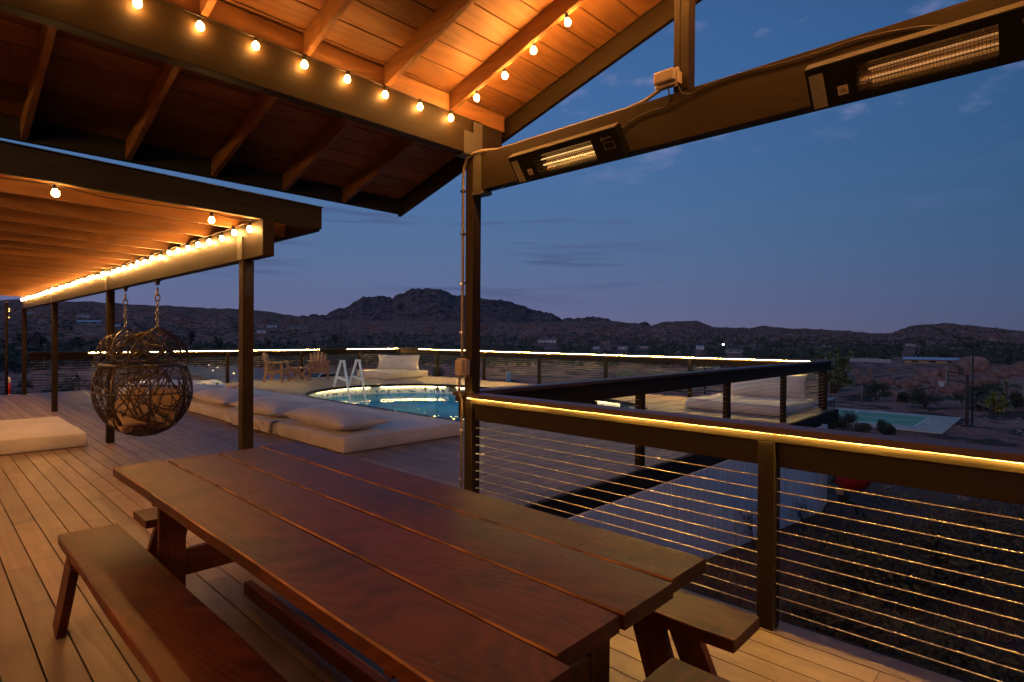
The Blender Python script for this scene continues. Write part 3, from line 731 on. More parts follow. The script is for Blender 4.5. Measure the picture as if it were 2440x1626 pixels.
# blocking above the eave beam
edges = [3.50] + rx
for a, b in zip(edges, edges[1:]):
    m = MB(); m.box(b + 0.021, a - 0.021, 3.42, 3.46, 3.272, 3.272 + 0.135); m.build('blocking', M['firX'], gr, bevel=0.002)
m = MB(); m.box(-3.0, 3.55, 5.032, 5.07, zb(5.03) - 0.005, zb(5.03) + 0.165); m.box(-3.0, 3.55, -1.87, -1.832, zb(5.03) - 0.005, zb(5.03) + 0.165); m.build('eave_board', M['fascia'], gr, bevel=0.003)
for sg in (1, -1):
    m = MB(); y0 = 1.6 + sg * 3.475; z0 = zb(1.6) - 0.283 * 3.475 - 0.012
    m.prism([(y0, z0), (y0, z0 + 0.17), (1.6, zb(1.6) + 0.158), (1.6, zb(1.6) - 0.012)], 3.552, 3.590, 'x')
    m.build('barge_board', M['paintY'], gr, bevel=0.003)
# unseen house wall and roof added behind the camera to block low sun
hb = thing('house', (-5.2, 6.0, 0), 'unseen house added behind the camera to shade the deck, where the patio roofs attach', 'house')
m = MB(); m.box(-5.4, -5.2, -8, 19, -0.5, 3.6); m.build('wall', M['htan'], hb)
m = MB(); m.box(-5.6, -5.15, -8, 19, 3.62, 3.75); m.build('roof', M['roofd'], hb)
# steel straps
m = MB(); m.box(3.00, 3.098, 3.392, 3.396, 2.985, 3.16); m.box(3.00, 3.098, 3.392, 3.50, 2.975, 2.982)
m.box(3.096, 3.192, 3.388, 3.392, 2.66, 3.25); m.box(3.096, 3.100, 3.30, 3.395, 2.68, 2.98); m.box(3.096, 3.20, 3.28, 3.40, 2.66, 2.688)
for y, z in ((3.33, 2.74), (3.33, 2.82), (3.33, 2.90)): m.ball((3.094, y, z), 0.006, 8)
for x, z in ((3.03, 3.02), (3.06, 3.06), (3.04, 3.11)): m.ball((x, 3.390, z), 0.005, 8)
m.build('steel_bracket', M['bracket'], gr, bevel=0.001)

# ------------------------------------------------------------------ lean-to pergola on the left
pg = thing('lean_to_roof', (1.92, 9.6, 0), 'low lean-to patio roof on the left with orange joists above a row of brown posts', 'patio roof')
m = MB(); m.box(1.85, 1.94, 4.42, 18.85, 2.14, 2.42); m.build('beam', M['paintY'], pg, bevel=0.004)
for y in (4.86, 9.62, 14.23, 18.74):
    m = MB(); m.box(1.855, 1.945, y - 0.045, y + 0.045, 0, 2.138); m.build('post', M['paintZ'], pg, bevel=0.004)
jy = [4.49] + [5.03 + 0.624 * k for k in range(22)]
def zj(x): return 2.425 + (1.88 - x) * 0.022
for y in jy:
    m = MB(); m.prism([(-5.0, zj(-5)), (-5.0, zj(-5) + 0.14), (2.30, zj(2.30) + 0.14), (2.30, zj(2.30))], y - 0.019, y + 0.019, 'y'); m.build('joist', M['firX'], pg, bevel=0.002)
m = MB()
yy = 4.45
while yy < 18.6:
    m.prism([(-5.0, zj(-5) + 0.142), (-5.0, zj(-5) + 0.16), (2.32, zj(2.32) + 0.16), (2.32, zj(2.32) + 0.142)], yy, yy + 0.19, 'y'); yy += 0.195
m.build('ceiling_board', M['firX'], pg)
m = MB(); m.prism([(-5.0, zj(-5) - 0.005), (-5.0, zj(-5) + 0.165), (2.34, zj(2.34) + 0.170), (2.34, zj(2.34) - 0.005)], 4.425, 4.462, 'y'); m.build('eave_board', M['fascia'], pg, bevel=0.003)
m = MB(); m.box(2.305, 2.345, 4.47, 18.7, zj(2.3) - 0.02, zj(2.3) + 0.165); m.build('eave_board', M['fascia'], pg, bevel=0.003)
m = MB(); m.prism([(-5.0, zj(-5) + 0.172), (-5.0, zj(-5) + 0.18), (2.35, zj(2.35) + 0.182), (2.35, zj(2.35) + 0.174)], 4.42, 18.75, 'y'); m.build('roof_deck', M['blackpaint'], pg)
for y, z in ((4.86, 2.2), (9.62, 2.2), (14.23, 2.2)):
    m = MB(); m.box(1.844, 1.848, y - 0.05, y + 0.05, 2.145, 2.33)
    for k in range(8): m.ball((1.843, y - 0.04 + 0.022 * (k % 4), 2.18 + 0.05 * (k // 4) + 0.02 * (k % 3)), 0.004, 6)
    m.build('steel_bracket', M['bracket'], pg)
m = MB(); m.box(1.87, 1.93, 4.810, 4.813, 1.85, 2.12)
for k in range(8): m.ball((1.885 + 0.028 * (k % 2), 4.809, 1.88 + 0.03 * k), 0.004, 6)
m.build('steel_bracket', M['dark'], pg)

# ------------------------------------------------------------------ string lights
bulb_mesh = None
def bulb_meshes():
    b = MB(); b.lathe([(0.0001, -0.023), (0.009, -0.021), (0.017, -0.014), (0.0205, -0.003), (0.019, 0.008), (0.013, 0.018), (0.010, 0.024)], (0, 0, 0), 12)
    s = MB(); s.lathe([(0.010, 0.022), (0.012, 0.026), (0.012, 0.050), (0.007, 0.056), (0.0001, 0.057)], (0, 0, 0), 10)
    return b, s
def string_lights(label, pts, bulbs, group='string lights under the two patio roofs', wire_r=0.003, drop=0.052, bmat='bulb'):
    t = thing('string_lights', pts[0], label, 'string lights', group)
    m = MB(); m.tube(pts, wire_r, 6); m.build('wire', M['wire'], t, smooth=True)
    first = None
    for p in bulbs:
        p = Vector(p) + Vector((0, random.uniform(-.006, .006), random.uniform(-.007, .007)))
        if first is None:
            b, s = bulb_meshes(); ORG_t = ORG[t.name]
            ob = b.build('bulb', M[bmat], None, smooth=True); ob.parent = t; ob.location = p - ORG_t
            os_ = s.build('socket', M['wire'], None, smooth=True); os_.parent = ob
            first = (ob, os_)
        else:
            ob = first[0].copy(); os_ = first[1].copy(); col.objects.link(ob); col.objects.link(os_)
            ob.parent = t; ob.location = p - ORG[t.name]; os_.parent = ob; ob.rotation_euler = (random.uniform(-.25, .25), random.uniform(-.25, .25), 0)
    return t
bx = [2.84 - 0.295 * k for k in range(10)]
w = []
for k, x in enumerate(bx):
    w.append((x, 3.372, 3.252)); w.append((x - 0.147, 3.385, 3.262))
string_lights('bulb string along the top of the dark eave beam nearest the camera', w, [(x, 3.368, 3.197) for x in bx])
# along the last rafter up to the ridge and down the other side
rp = []; rb = []
y = 3.33
while y > -0.15:
    z = (zb(y) if y > 1.6 else zb(y)) - 0.012
    rp.append((2.878, y, z)); rp.append((2.878, y - 0.14, zb(y - 0.14) - 0.022)); y -= 0.285
for y in (3.13, 2.84, 2.56, 2.27, 1.98, 1.69, 1.40, 1.10, 0.80, 0.5, 0.2): rb.append((2.885, y, zb(y) - 0.065))
string_lights('short bulb string climbing the last orange rafter toward the ridge', rp, rb, bmat='bulb_gable')
ys = []; y = 4.60
while y < 18.5: ys.append(y); y += random.choice((0.29, 0.30, 0.31))
w = []
for y in ys: w.append((1.832, y, 2.415)); w.append((1.842, y + 0.15, 2.425))
string_lights('long bulb string receding along the top of the beam on brown posts', w, [(1.822 - 0.0 * k, y + random.uniform(-.02, .02), 2.362 + random.uniform(-.012, .012)) for k, y in enumerate(ys)], bmat='bulb_low')
fx = [1.84, 1.50, 0.60, -0.30, -1.2, -2.1, -3.0]
w = []
for a, b in zip(fx, fx[1:]):
    for q in range(4): w.append((a + (b - a) * q / 4, 4.472, zj(a) - 0.012 - 0.012 * math.sin(math.pi * q / 4)))
string_lights('sparse bulb string across the near edge of the low roof', w, [(x, 4.478, zj(x) - 0.066) for x in fx[1:]], bmat='bulb_low')
# far edge string, then unseen house-side strings added as warm fill light
w = [(-5 + 0.5 * k, 18.72, 2.42) for k in range(13)]
string_lights('few bulbs at the far end of the low roof beside the pole', w, [(1.05, 18.72, 2.30), (-0.2, 18.72, 2.3)])
w = [(-3.2, 5 + 0.5 * k, 2.50) for k in range(26)]
string_lights('unseen bulb string added on the house side of the low roof as warm fill light', w, [(-3.2, 5.2 + 0.6 * k, 2.44) for k in range(20)], bmat='bulb_fill')
w = [(-2.9, -1.2 + 0.4 * k, 3.02) for k in range(12)]
string_lights('unseen bulb string added across the house end of the gabled roof as warm fill light', w, [(-2.9, -1.1 + 0.45 * k, 2.96) for k in range(10)], bmat='bulb_fill')

# ------------------------------------------------------------------ heaters on the tie beam
def heater(label, yc, L, lamp):
    t = thing('patio_heater', (3.03, yc, 2.74), label, 'heater', 'infrared heaters on the tie beam')
    ca, sa = math.cos(R(38)), math.sin(R(38))
    # local frame: u along -Y (screen right), v up the tilted face, n outward (to -X and down)
    u = Vector((0, -1, 0)); v = Vector((-sa, 0, ca)).normalized(); n = v.cross(u).normalized()
    if n.x > 0: n = -n
    C = Vector((2.985, yc, 2.725))
    def P(a, b, c): return C + u * a + v * b + n * c
    def slab(mb, a0, a1, b0, b1, c0, c1):
        vs = [P(a, b, c) for a in (a0, a1) for b in (b0, b1) for c in (c0, c1)]
        mb.add(vs, [(0, 1, 3, 2), (4, 6, 7, 5), (0, 4, 5, 1), (2, 3, 7, 6), (0, 2, 6, 4), (1, 5, 7, 3)])
    h = 0.098; g0, g1 = -L / 2 + 0.20, L / 2 - 0.20; gh = 0.060
    m = MB()
    slab(m, -L / 2, g0, -h, h, -0.05, 0.02); slab(m, g1, L / 2, -h, h, -0.05, 0.02)
    slab(m, g0, g1, gh, h, -0.05, 0.0198); slab(m, g0, g1, -h, -gh - 0.012, -0.05, 0.0198)
    slab(m, g0, g1, -gh - 0.012, gh, -0.052, -0.045)
    m.build('housing', M['heater'], t, bevel=0.004)
    m = MB()
    slab(m, -L / 2 + 0.004, L / 2 - 0.004, h + 0.001, h + 0.007, -0.045, 0.024); m.build('top_lip', M['bracket'], t, bevel=0.002)
    m = MB(); k = 10; rr_ = 0.062
    for i in range(k):
        b0 = -gh - 0.010 + (2 * gh + 0.008) * i / k; b1 = -gh - 0.010 + (2 * gh + 0.008) * (i + 1) / k
        c0 = -0.042 + 0.045 * (2 * i / k - 1) ** 2; c1 = -0.042 + 0.045 * (2 * (i + 1) / k - 1) ** 2
        m.add([P(g0, b0, c0), P(g1, b0, c0), P(g1, b1, c1), P(g0, b1, c1)], [(0, 1, 2, 3)])
    m.build('reflector', M['reflector'], t)
    m = MB()
    for b in (0.018, -0.022): m.tube([P(g0 + 0.05, b, -0.015), P(g1, b, -0.015)], 0.0045, 8)
    m.build('element', lamp, t, smooth=True)
    m = MB(); a = g0
    while a < g1: m.tube([P(a, -gh - 0.01, 0.012), P(a, gh, 0.012)], 0.0009, 4); a += 0.0125
    for b in (-0.05, -0.025, 0.0, 0.025, 0.05): m.tube([P(g0, b, 0.013), P(g1, b, 0.013)], 0.0010, 4)
    m.build('grille', M['grille'], t)
    m = MB(); slab(m, -L / 2 + 0.015, -L / 2 + 0.075, -h + 0.008, h - 0.03, 0.0205, 0.0215); lb = m.build('instruction_label', M['label'], t)
    m = MB()
    for q in range(13):
        if q == 6: continue
        b = -h + 0.02 + q * 0.0115; slab(m, -L / 2 + 0.021, -L / 2 + 0.069 - 0.01 * (q % 3), b, b + 0.0022, 0.0222, 0.0225)
    pr = m.build('print', M['bracket'], lb)
    m = MB(); slab(m, -L / 2 + 0.125, -L / 2 + 0.168, -0.055, -0.012, 0.0205, 0.0215); lb = m.build('warning_label', M['greybox'], t, bevel=0.0)
    m = MB(); tri = [(-0.012, -0.010), (0.012, -0.010), (0.0, 0.012)]; o = (-L / 2 + 0.1465, -0.033)
    for (a1, b1), (a2, b2) in zip(tri, tri[1:] + tri[:1]): m.tube([P(o[0] + a1, o[1] + b1, 0.0225), P(o[0] + a2, o[1] + b2, 0.0225)], 0.0012, 4)
    for q in (-0.004, 0, 0.004): m.tube([P(o[0] + q, o[1] - 0.006, 0.0225), P(o[0] + q, o[1] + 0.002, 0.0225)], 0.0008, 4)
    m.build('print', M['print'], lb)
    m = MB(); rc = [(L / 2 - 0.115, -0.02), (L / 2 - 0.045, -0.02), (L / 2 - 0.045, 0.022), (L / 2 - 0.115, 0.022)]
    for (a1, b1), (a2, b2) in zip(rc, rc[1:] + rc[:1]): m.tube([P(a1, b1, 0.0215), P(a2, b2, 0.0215)], 0.0010, 4)
    m.build('display_frame', M['greybox'], t)
    m = MB(); q0 = L / 2 - 0.118
    m.tube([P(q0 + 0.010 * math.cos(w_), 0.048 + 0.010 * math.sin(w_), 0.0215) for w_ in [2 * math.pi * k_ / 10 for k_ in range(10)]], 0.0016, 4, closed=True)
    for k_ in range(9):
        a = q0 + 0.016 + k_ * 0.0062; m.tube([P(a, 0.046, 0.0215), P(a + 0.001, 0.053 + 0.002 * (k_ % 2), 0.0215)], 0.0013, 4)
    m.build('logo', M['greybox'], t)
    m = MB(); 
    for a in (-L / 2 + 0.1, L / 2 - 0.1): m.beam(P(a, 0.0, -0.05), (3.103, P(a, 0, 0).y, 2.80), 0.03, 0.006)
    m.build('bracket', M['bracket'], t)
    return t
M['glow1'] = emit('warm_tube', (1.0, 0.64, 0.24), 1.3); M['glow2'] = emit('dim_tube', (1.0, 0.45, 0.15), 0.45)
heater('smaller-looking black infrared heater nearer the corner post, its two tubes glowing', 2.375, 0.90, M['glow1'])
heater('large-looking black infrared heater at the right edge of the frame with warning label', 0.42, 0.90, M['glow2'])

# outlet boxes, conduit and cables
def weather_box(name, label, c, w, h, d, face):
    """face: '-x' or '-y' """
    t = thing(name, c, label, 'outlet box')
    def B(mb, a0, a1, z0, z1, n0, n1):
        if face == '-x': mb.box(c[0] - n1, c[0] - n0, c[1] + a0, c[1] + a1, c[2] + z0, c[2] + z1)
        else: mb.box(c[0] + a0, c[0] + a1, c[1] - n1, c[1] - n0, c[2] + z0, c[2] + z1)
    m = MB(); B(m, -w / 2 + 0.012, w / 2 - 0.012, 0.012, h - 0.012, 0.0, d * 0.45); m.build('back_box', M['conduit'] if face == '-y' else M['greybox'], t, bevel=0.003)
    m = MB(); B(m, -w / 2, w / 2, 0, h, d * 0.45 + 0.001, d * 0.62); B(m, -w / 2 + 0.014, w / 2 - 0.014, 0.012, h - 0.014, d * 0.62, d); m.build('cover', M['greybox'], t, bevel=0.010)
    m = MB()
    for a in (-w / 2 + 0.02, w / 2 - 0.02): B(m, a - 0.006, a + 0.006, -0.012, 0.0, d * 0.46, d * 0.60)
    m.build('latch', M['greybox'], t, bevel=0.002)
    return t
weather_box('outlet_box', 'tan weatherproof outlet box at the foot of the king post above the heaters', (3.10, 1.655, 2.995), 0.155, 0.095, 0.11, '-x')
weather_box('outlet_box', 'tan weatherproof outlet box on the corner post above the lit railing', (3.07, 3.43, 1.205), 0.11, 0.145, 0.09, '-x')
m = MB(); m.tube([(3.09, 3.505, 0), (3.09, 3.505, 1.0), (3.06, 3.505, 1.06), (3.06, 3.505, 1.20)], 0.011, 10)
m.tube([(3.09, 3.505, 1.34), (3.09, 3.505, 1.45), (3.09, 3.505, 2.80), (3.088, 3.495, 2.90), (3.088, 3.46, 2.965), (3.088, 3.38, 2.992), (3.09, 3.28, 2.992), (3.15, 3.15, 2.988), (3.15, 2.0, 2.988), (3.14, 1.86, 3.0), (3.11, 1.72, 3.03)], 0.012, 10)
cd = m.build('conduit', M['conduit'], None, smooth=True, loc=(3.09, 3.505, 0)); tag(cd, 'thin painted conduit running up the corner post and bending onto the tie beam', 'conduit')
m = MB()
for z in (0.35, 0.75, 1.55, 1.95, 2.35, 2.7): m.box(3.072, 3.108, 3.487, 3.522, z, z + 0.018)
cl = m.build('clamp', M['steel'], cd, bevel=0.002)
def cord(label, pts, r=0.0045):
    # smooth polyline by Catmull-Rom
    P_ = [Vector(p) for p in pts]; o = []
    for i in range(len(P_) - 1):
        a, b, c, d = P_[max(i - 1, 0)], P_[i], P_[i + 1], P_[min(i + 2, len(P_) - 1)]
        for k in range(6):
            t_ = k / 6; o.append(0.5 * ((2 * b) + (c - a) * t_ + (2 * a - 5 * b + 4 * c - d) * t_ ** 2 + (3 * b - a - 3 * c + d) * t_ ** 3))
    o.append(P_[-1]); m = MB(); m.tube(o, r, 6)
    return tag(m.build('power_cord', M['cable_bk'], None, smooth=True, loc=pts[0]), label, 'cable')
cord('black cord from the upper outlet box sagging to the smaller heater', [(3.06, 1.66, 3.0), (3.085, 1.665, 2.95), (3.095, 1.70, 2.905), (3.097, 1.80, 2.905), (3.097, 1.92, 2.885), (3.097, 2.02, 2.83), (3.09, 2.045, 2.76), (3.06, 2.04, 2.80), (3.04, 2.06, 2.84)])
cord('black cord from the upper outlet box along the tie beam to the larger heater', [(3.07, 1.60, 2.99), (3.085, 1.58, 2.95), (3.097, 1.53, 2.935), (3.097, 1.44, 2.955), (3.097, 1.28, 2.965), (3.097, 1.05, 2.95), (3.097, 0.85, 2.945), (3.097, 0.68, 2.95), (3.097, 0.45, 2.92), (3.08, 0.3, 2.86)])

# ------------------------------------------------------------------ picnic table
def plank_mesh(mb, x0, x1, y0, y1, z0, z1, seed, wob=0.006, n=26):
    rng = random.Random(seed); rn = rng.random(); vs = []; ph = rng.uniform(0, 9)
    for i in range(n + 1):
        y = y0 + (y1 - y0) * i / n
        a = wob * noise.noise(Vector((y * 1.7, seed, 0))); b = wob * noise.noise(Vector((y * 1.7, seed + 50, 0)))
        if i == 0 or i == n: a += 0.004; b -= 0.004
        for (x, z) in ((x0 + a + 0.004, z1), (x1 + b - 0.004, z1), (x1 + b, z1 - 0.006), (x1 + b, z0), (x0 + a, z0), (x0 + a, z1 - 0.006)):
            vs.append((x, y, z + 0.002 * noise.noise(Vector((y, x * 3, seed)))))
    fs = []
    for i in range(n):
        for k in range(6): fs.append((i * 6 + k, i * 6 + (k + 1) % 6, (i + 1) * 6 + (k + 1) % 6, (i + 1) * 6 + k))
    fs.append(tuple(range(6))); fs.append(tuple(n * 6 + k for k in reversed(range(6))))
    mb.add(vs, fs, rn)
def worn_lit(o, width=0.0075):  # chamfers get the raw wood and painted bulb highlight colour
    o.data.materials.append(M['worn_lit'])
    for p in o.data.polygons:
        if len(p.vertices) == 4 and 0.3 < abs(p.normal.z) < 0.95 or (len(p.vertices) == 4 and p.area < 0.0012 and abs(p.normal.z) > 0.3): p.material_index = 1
pt = thing('picnic_table', (1.34, 2.35, 0), 'long dark red stained picnic table of wide planks in the foreground', 'table')
m = MB()
for k, (a, b, y0, y1) in enumerate(((0.785, 1.050, 0.80, 3.905), (1.060, 1.338, 0.855, 3.90), (1.350, 1.632, 0.85, 3.91), (1.642, 1.895, 0.865, 3.94))):
    plank_mesh(m, a, b, y0, y1, 0.712, 0.76, 11 + k)
tt = m.build('tabletop', M['stainY'], pt); worn_lit(tt)
m = MB(); rng = random.Random(31)
for bx_ in (0.92, 1.20, 1.49, 1.77):
    for by_ in (1.04, 1.24, 2.02, 2.82, 3.36, 3.60):
        for q in (-0.07, 0.07): m.lathe([(0.0001, 0.0022), (0.0045, 0.0022), (0.0052, 0.0)], (bx_ + q + rng.uniform(-.01, .01), by_ + rng.uniform(-.012, .012), 0.7595), 8)
m.build('screw_heads', M['dark'], tt)
for y in (3.37, 1.22):
    for x in (0.875, 1.68):
        m = MB(); m.box(x, x + 0.127, y - 0.022, y + 0.022, 0.0, 0.71); 
        m.build('leg', M['stainZ'], pt, bevel=0.006)
    m = MB(); m.box(0.86, 1.82, y + 0.024, y + 0.065, 0.62, 0.705); m.build('cleat', M['stainX'], pt, bevel=0.005)
    m = MB(); m.box(1.002, 1.678, y - 0.022, y + 0.022, 0.235, 0.375); m.build('crossbar', M['stainX'], pt, bevel=0.006)
m = MB(); m.box(1.30, 1.345, 1.2, 3.35, 0.03, 0.11); m.build('stretcher', M['stainY'], pt, bevel=0.006)
for y in (2.0, 2.8): 
    m = MB(); m.box(0.84, 1.84, y, y + 0.045, 0.655, 0.708); m.build('batten', M['stainX'], pt, bevel=0.004)
def bench(label, x0, x1, y0, y1, along, h=0.45):
    t = thing('bench', ((x0 + x1) / 2, (y0 + y1) / 2, 0), label, 'bench', 'benches round the picnic table')
    m = MB()
    if along == 'Y':
        plank_mesh(m, x0, x1, y0, y1, h - 0.045, h, int(x0 * 100))
        m.build('seat', M['stainY'], t)
        for y, sg in ((y1 - 0.35, 1), (y0 + 0.35, -1)):
            for s, xx in ((-1, x0 + 0.035), (1, x1 - 0.035)):
                m = MB(); m.beam((xx + s * 0.02, y + 0.0, h - 0.046), (xx + s * 0.055, y + sg * 0.16, 0.0), 0.04, 0.13, (0, 1, 0)); m.build('leg', M['stainZ'], t, bevel=0.004)
            m = MB(); m.box(x0 + 0.01, x1 - 0.01, y - 0.07, y + 0.07, h - 0.085, h - 0.047); m.build('cleat', M['stainX'], t, bevel=0.004)
    else:
        plk = MB(); plank_mesh(plk, y0, y1, x0, x1, h - 0.045, h, int(y0 * 100), n=10)
        plk.v = [Vector((v.y, v.x, v.z)) for v in plk.v]
        plk.build('seat', M['stainX'], t)
        for x, sg in ((x0 + 0.18, -1), (x1 - 0.18, 1)):
            for s, yy in ((-1, y0 + 0.035), (1, y1 - 0.035)):
                m = MB(); m.beam((x, yy, h - 0.046), (x + sg * 0.10, yy + s * 0.03, 0.0), 0.04, 0.11, (1, 0, 0)); m.build('leg', M['stainZ'], t, bevel=0.004)
            m = MB(); m.box(x - 0.05, x + 0.05, y0 + 0.01, y1 - 0.01, h - 0.08, h - 0.047); m.build('cleat', M['stainY'], t, bevel=0.004)
    return t
bench('long red stained bench on the near left side of the picnic table', 0.525, 0.80, 0.60, 3.84, 'Y')
bench('long bench between the picnic table and the lit cable railing', 1.995, 2.245, 0.81, 3.80, 'Y')
bench('short bench at the far end of the picnic table, mostly hidden', 0.915, 1.80, 3.76, 4.04, 'X')
bench('short dark bench at the near end of the picnic table, cut by the frame', 0.95, 1.755, 0.30, 0.62, 'X') if False else bench('short dark bench at the near end of the picnic table, cut by the frame', 0.95, 1.755, 0.62, 0.925, 'X', 0.45)

# ------------------------------------------------------------------ cushions
def soft_box(cx, cy, z0, lx, ly, h, seed, rad=0.032, puff=0.012, wr=0.008, n=26):
    mb = MB(); L = (lx / 2, ly / 2, h / 2); vs = {}; out_v = []; fs = []
    def mapp(p):
        q = Vector((p[0] * L[0], p[1] * L[1], p[2] * L[2])); inner = Vector([max(-(L[i] - rad), min(L[i] - rad, q[i])) for i in range(3)])
        d = q - inner
        if d.length > 1e-6: q = inner + d.normalized() * rad
        k = (1 - p[0] ** 4) * (1 - p[1] ** 4)
        nn = noise.fractal(Vector((q.x * 3 + seed, q.y * 3, q.z * 4)), 0.8, 2, 3)
        if p[2] > 0: q.z += puff * k * p[2] + wr * nn
        side = 1 - abs(p[2])
        q.x += (puff * 0.8 * side * (1 if q.x > 0 else -1) + wr * nn) * (1 if abs(p[0]) > 0.97 else 0.2)
        q.y += (puff * 0.8 * side * (1 if q.y > 0 else -1) + wr * nn) * (1 if abs(p[1]) > 0.97 else 0.2)
        return Vector((cx, cy, z0 + h / 2)) + q
    def vid(p):
        k = tuple(round(c, 5) for c in p)
        if k not in vs: vs[k] = len(out_v); out_v.append(mapp(p))
        return vs[k]
    def g(n_): # grid denser near the edges
        return [math.sin((i / n_ - 0.5) * math.pi) for i in range(n_ + 1)]
    G = g(n); H = g(8)
    for ax in range(3):
        A = H if ax == 0 else G; 
        for sgn in (-1, 1):
            u, v = [(1, 2), (0, 2), (0, 1)][ax]
            gu = G if u != 2 else H; gv = G if v != 2 else H
            for i in range(len(gu) - 1):
                for j in range(len(gv) - 1):
                    q = []
                    for a, b in ((i, j), (i + 1, j), (i + 1, j + 1), (i, j + 1)):
                        p = [0, 0, 0]; p[ax] = sgn; p[u] = gu[a]; p[v] = gv[b]; q.append(vid(p))
                    fs.append(tuple(q))
    mb.add(out_v, fs); return mb
def pillow(c, lx, ly, h, seed, rot=None, n=26, wr=0.012, pinch=0.0):
    mb = MB(); vs = []; fs = []
    rot = rot or Matrix.Identity(3)
    for sgn in (1, -1):
        for i in range(n + 1):
            for j in range(n + 1):
                u = math.sin((i / n - 0.5) * math.pi); v = math.sin((j / n - 0.5) * math.pi)
                t = (max(0, 1 - abs(u) ** 2.6) ** 0.5) * (max(0, 1 - abs(v) ** 2.6) ** 0.5)
                k = 1 - 0.10 * (1 - abs(v) ** 2) * abs(u) ** 3; k2 = 1 - 0.10 * (1 - abs(u) ** 2) * abs(v) ** 3; k, k2 = 1 - 0.09 * (1 - u * u), 1 - 0.06 * (1 - v * v)
                nn = noise.fractal(Vector((u * 2.2 + seed, v * 2.2, sgn)), 0.8, 2, 4)
                z = sgn * h / 2 * t + wr * nn * (t ** 0.5)
                if pinch: z -= sgn * pinch * math.exp(-((u + 0.1) / 0.3) ** 2) * abs(math.sin(u * 26 + v * 2)) * t
                vs.append(Vector(c) + rot @ Vector((u * lx / 2 * k2, v * ly / 2 * k, z)))
    m = n + 1
    for s in range(2):
        for i in range(n):
            for j in range(n):
                b = s * m * m; q = (b + i * m + j, b + (i + 1) * m + j, b + (i + 1) * m + j + 1, b + i * m + j + 1)
                fs.append(q if s == 0 else tuple(reversed(q)))
    mb.add(vs, fs); return mb
def bed(name, label, mb, mat, cat, loc, group):
    o = mb.build(name, mat, None, smooth=True, loc=loc, fix=False)
    bm = bmesh.new(); bm.from_mesh(o.data); bmesh.ops.remove_doubles(bm, verts=bm.verts, dist=0.0004); bmesh.ops.recalc_face_normals(bm, faces=bm.faces); bm.to_mesh(o.data); bm.free()
    o.data.polygons.foreach_set('use_smooth', [True] * len(o.data.polygons))
    tag(o, label, cat, group)
    if name == 'mattress':
        xs = [v.co.x for v in o.data.vertices]; ys = [v.co.y for v in o.data.vertices]; zs = [v.co.z for v in o.data.vertices]
        hx, hy, zt = max(xs), max(ys), max(zs); m = MB(); q = 0.022
        for zz, ins in ((zt - 0.034, 0.022), (0.018, 0.022)):
            c = []
            for a0, sx, sy in ((0, 1, 1), (90, -1, 1), (180, -1, -1), (270, 1, -1)):
                for k in range(5):
                    an_ = R(a0 + 22.5 * k); c.append(Vector(loc) + Vector((sx * (hx - ins - q) + q * math.cos(an_), sy * (hy - ins - q) + q * math.sin(an_), zz + 0.004 * noise.noise(Vector((a0, k, hx))))))
            m.tube(c, 0.0065, 6, closed=True)
        ORG[o.name] = Vector(loc); m.build('piping', mat, o, smooth=True)
    return o
GM = 'pale floor mattresses on the pool deck'; GP = 'pale bolster pillows on the poolside mattresses'
bed('mattress', 'nearest and largest-looking pale mattress of the poolside row, right of the brown post', soft_box(4.82, 7.57, 0, 2.04, 1.94, 0.205, 1), M['canvas'], 'mattress', (4.82, 7.57, 0), GM)
bed('mattress', 'second poolside mattress with a crumpled sheet hanging over its front', soft_box(4.80, 9.54, 0, 2.05, 1.94, 0.195, 2), M['canvas'], 'mattress', (4.80, 9.54, 0), GM)
bed('mattress', 'third poolside mattress, behind the hanging chair on its right edge', soft_box(4.80, 11.52, 0, 2.05, 1.96, 0.205, 3), M['canvas'], 'mattress', (4.80, 11.52, 0), GM)
bed('mattress', 'farthest poolside mattress, next to the hot tub and the folded towels', soft_box(4.80, 13.50, 0, 2.05, 1.94, 0.20, 4), M['canvas'], 'mattress', (4.80, 13.50, 0), GM)
bed('mattress', 'orange-lit mattress lying alone on the boards at the left edge', soft_box(0.56, 10.60, 0, 2.12, 2.2, 0.19, 5), M['canvas'], 'mattress', (0.56, 10.6, 0), GM)
bed('mattress', 'pale mattress in the far corner of the deck by the lit rails', soft_box(12.50, 18.15, 0, 1.9, 1.9, 0.24, 6, wr=0.012), M['canvas2'], 'mattress', (12.5, 18.15, 0), GM)
bed('mattress', 'sagging pale mattress behind the dark railing at the right deck corner', soft_box(12.70, 4.83, 0, 2.08, 2.05, 0.20, 7, rad=0.07, wr=0.02), M['canvas2'], 'mattress', (12.7, 4.83, 0), GM)
# crumpled sheet on the second mattress
m = MB(); nx, ny = 90, 14; vs = []; fs = []
for i in range(nx + 1):
    u = i / nx; y = 8.58 + 1.9 * u
    for j in range(ny + 1):
        v = j / ny
        f = noise.noise(Vector((u * 14 + v * 3.0, v * 1.5, 4))) + 0.5 * noise.noise(Vector((u * 30 + v * 8, v * 2, 9)))
        if v < 0.35: x = 3.90 - 0.15 * (v / 0.35); z = 0.222 - 0.008 * v
        else:
            w_ = (v - 0.35) / 0.65; x = 3.735 - 0.03 * w_ + 0.05 * f * (0.35 + w_); z = 0.212 - 0.20 * w_ * (0.85 + 0.15 * noise.noise(Vector((u * 5, 0, 2))))
        vs.append((x - 0.01, y + 0.02 * f, max(z, 0.006)))
for i in range(nx):
    for j in range(ny): a = i * (ny + 1) + j; fs.append((a, a + 1, a + ny + 2, a + ny + 1))
m.add(vs, fs)
bed('sheet', 'crumpled beige sheet hanging over the front of the second mattress', m, M['canvas'], 'sheet', (3.8, 9.5, 0.2), None)
def rotx(a): return Matrix.Rotation(a, 3, 'X')
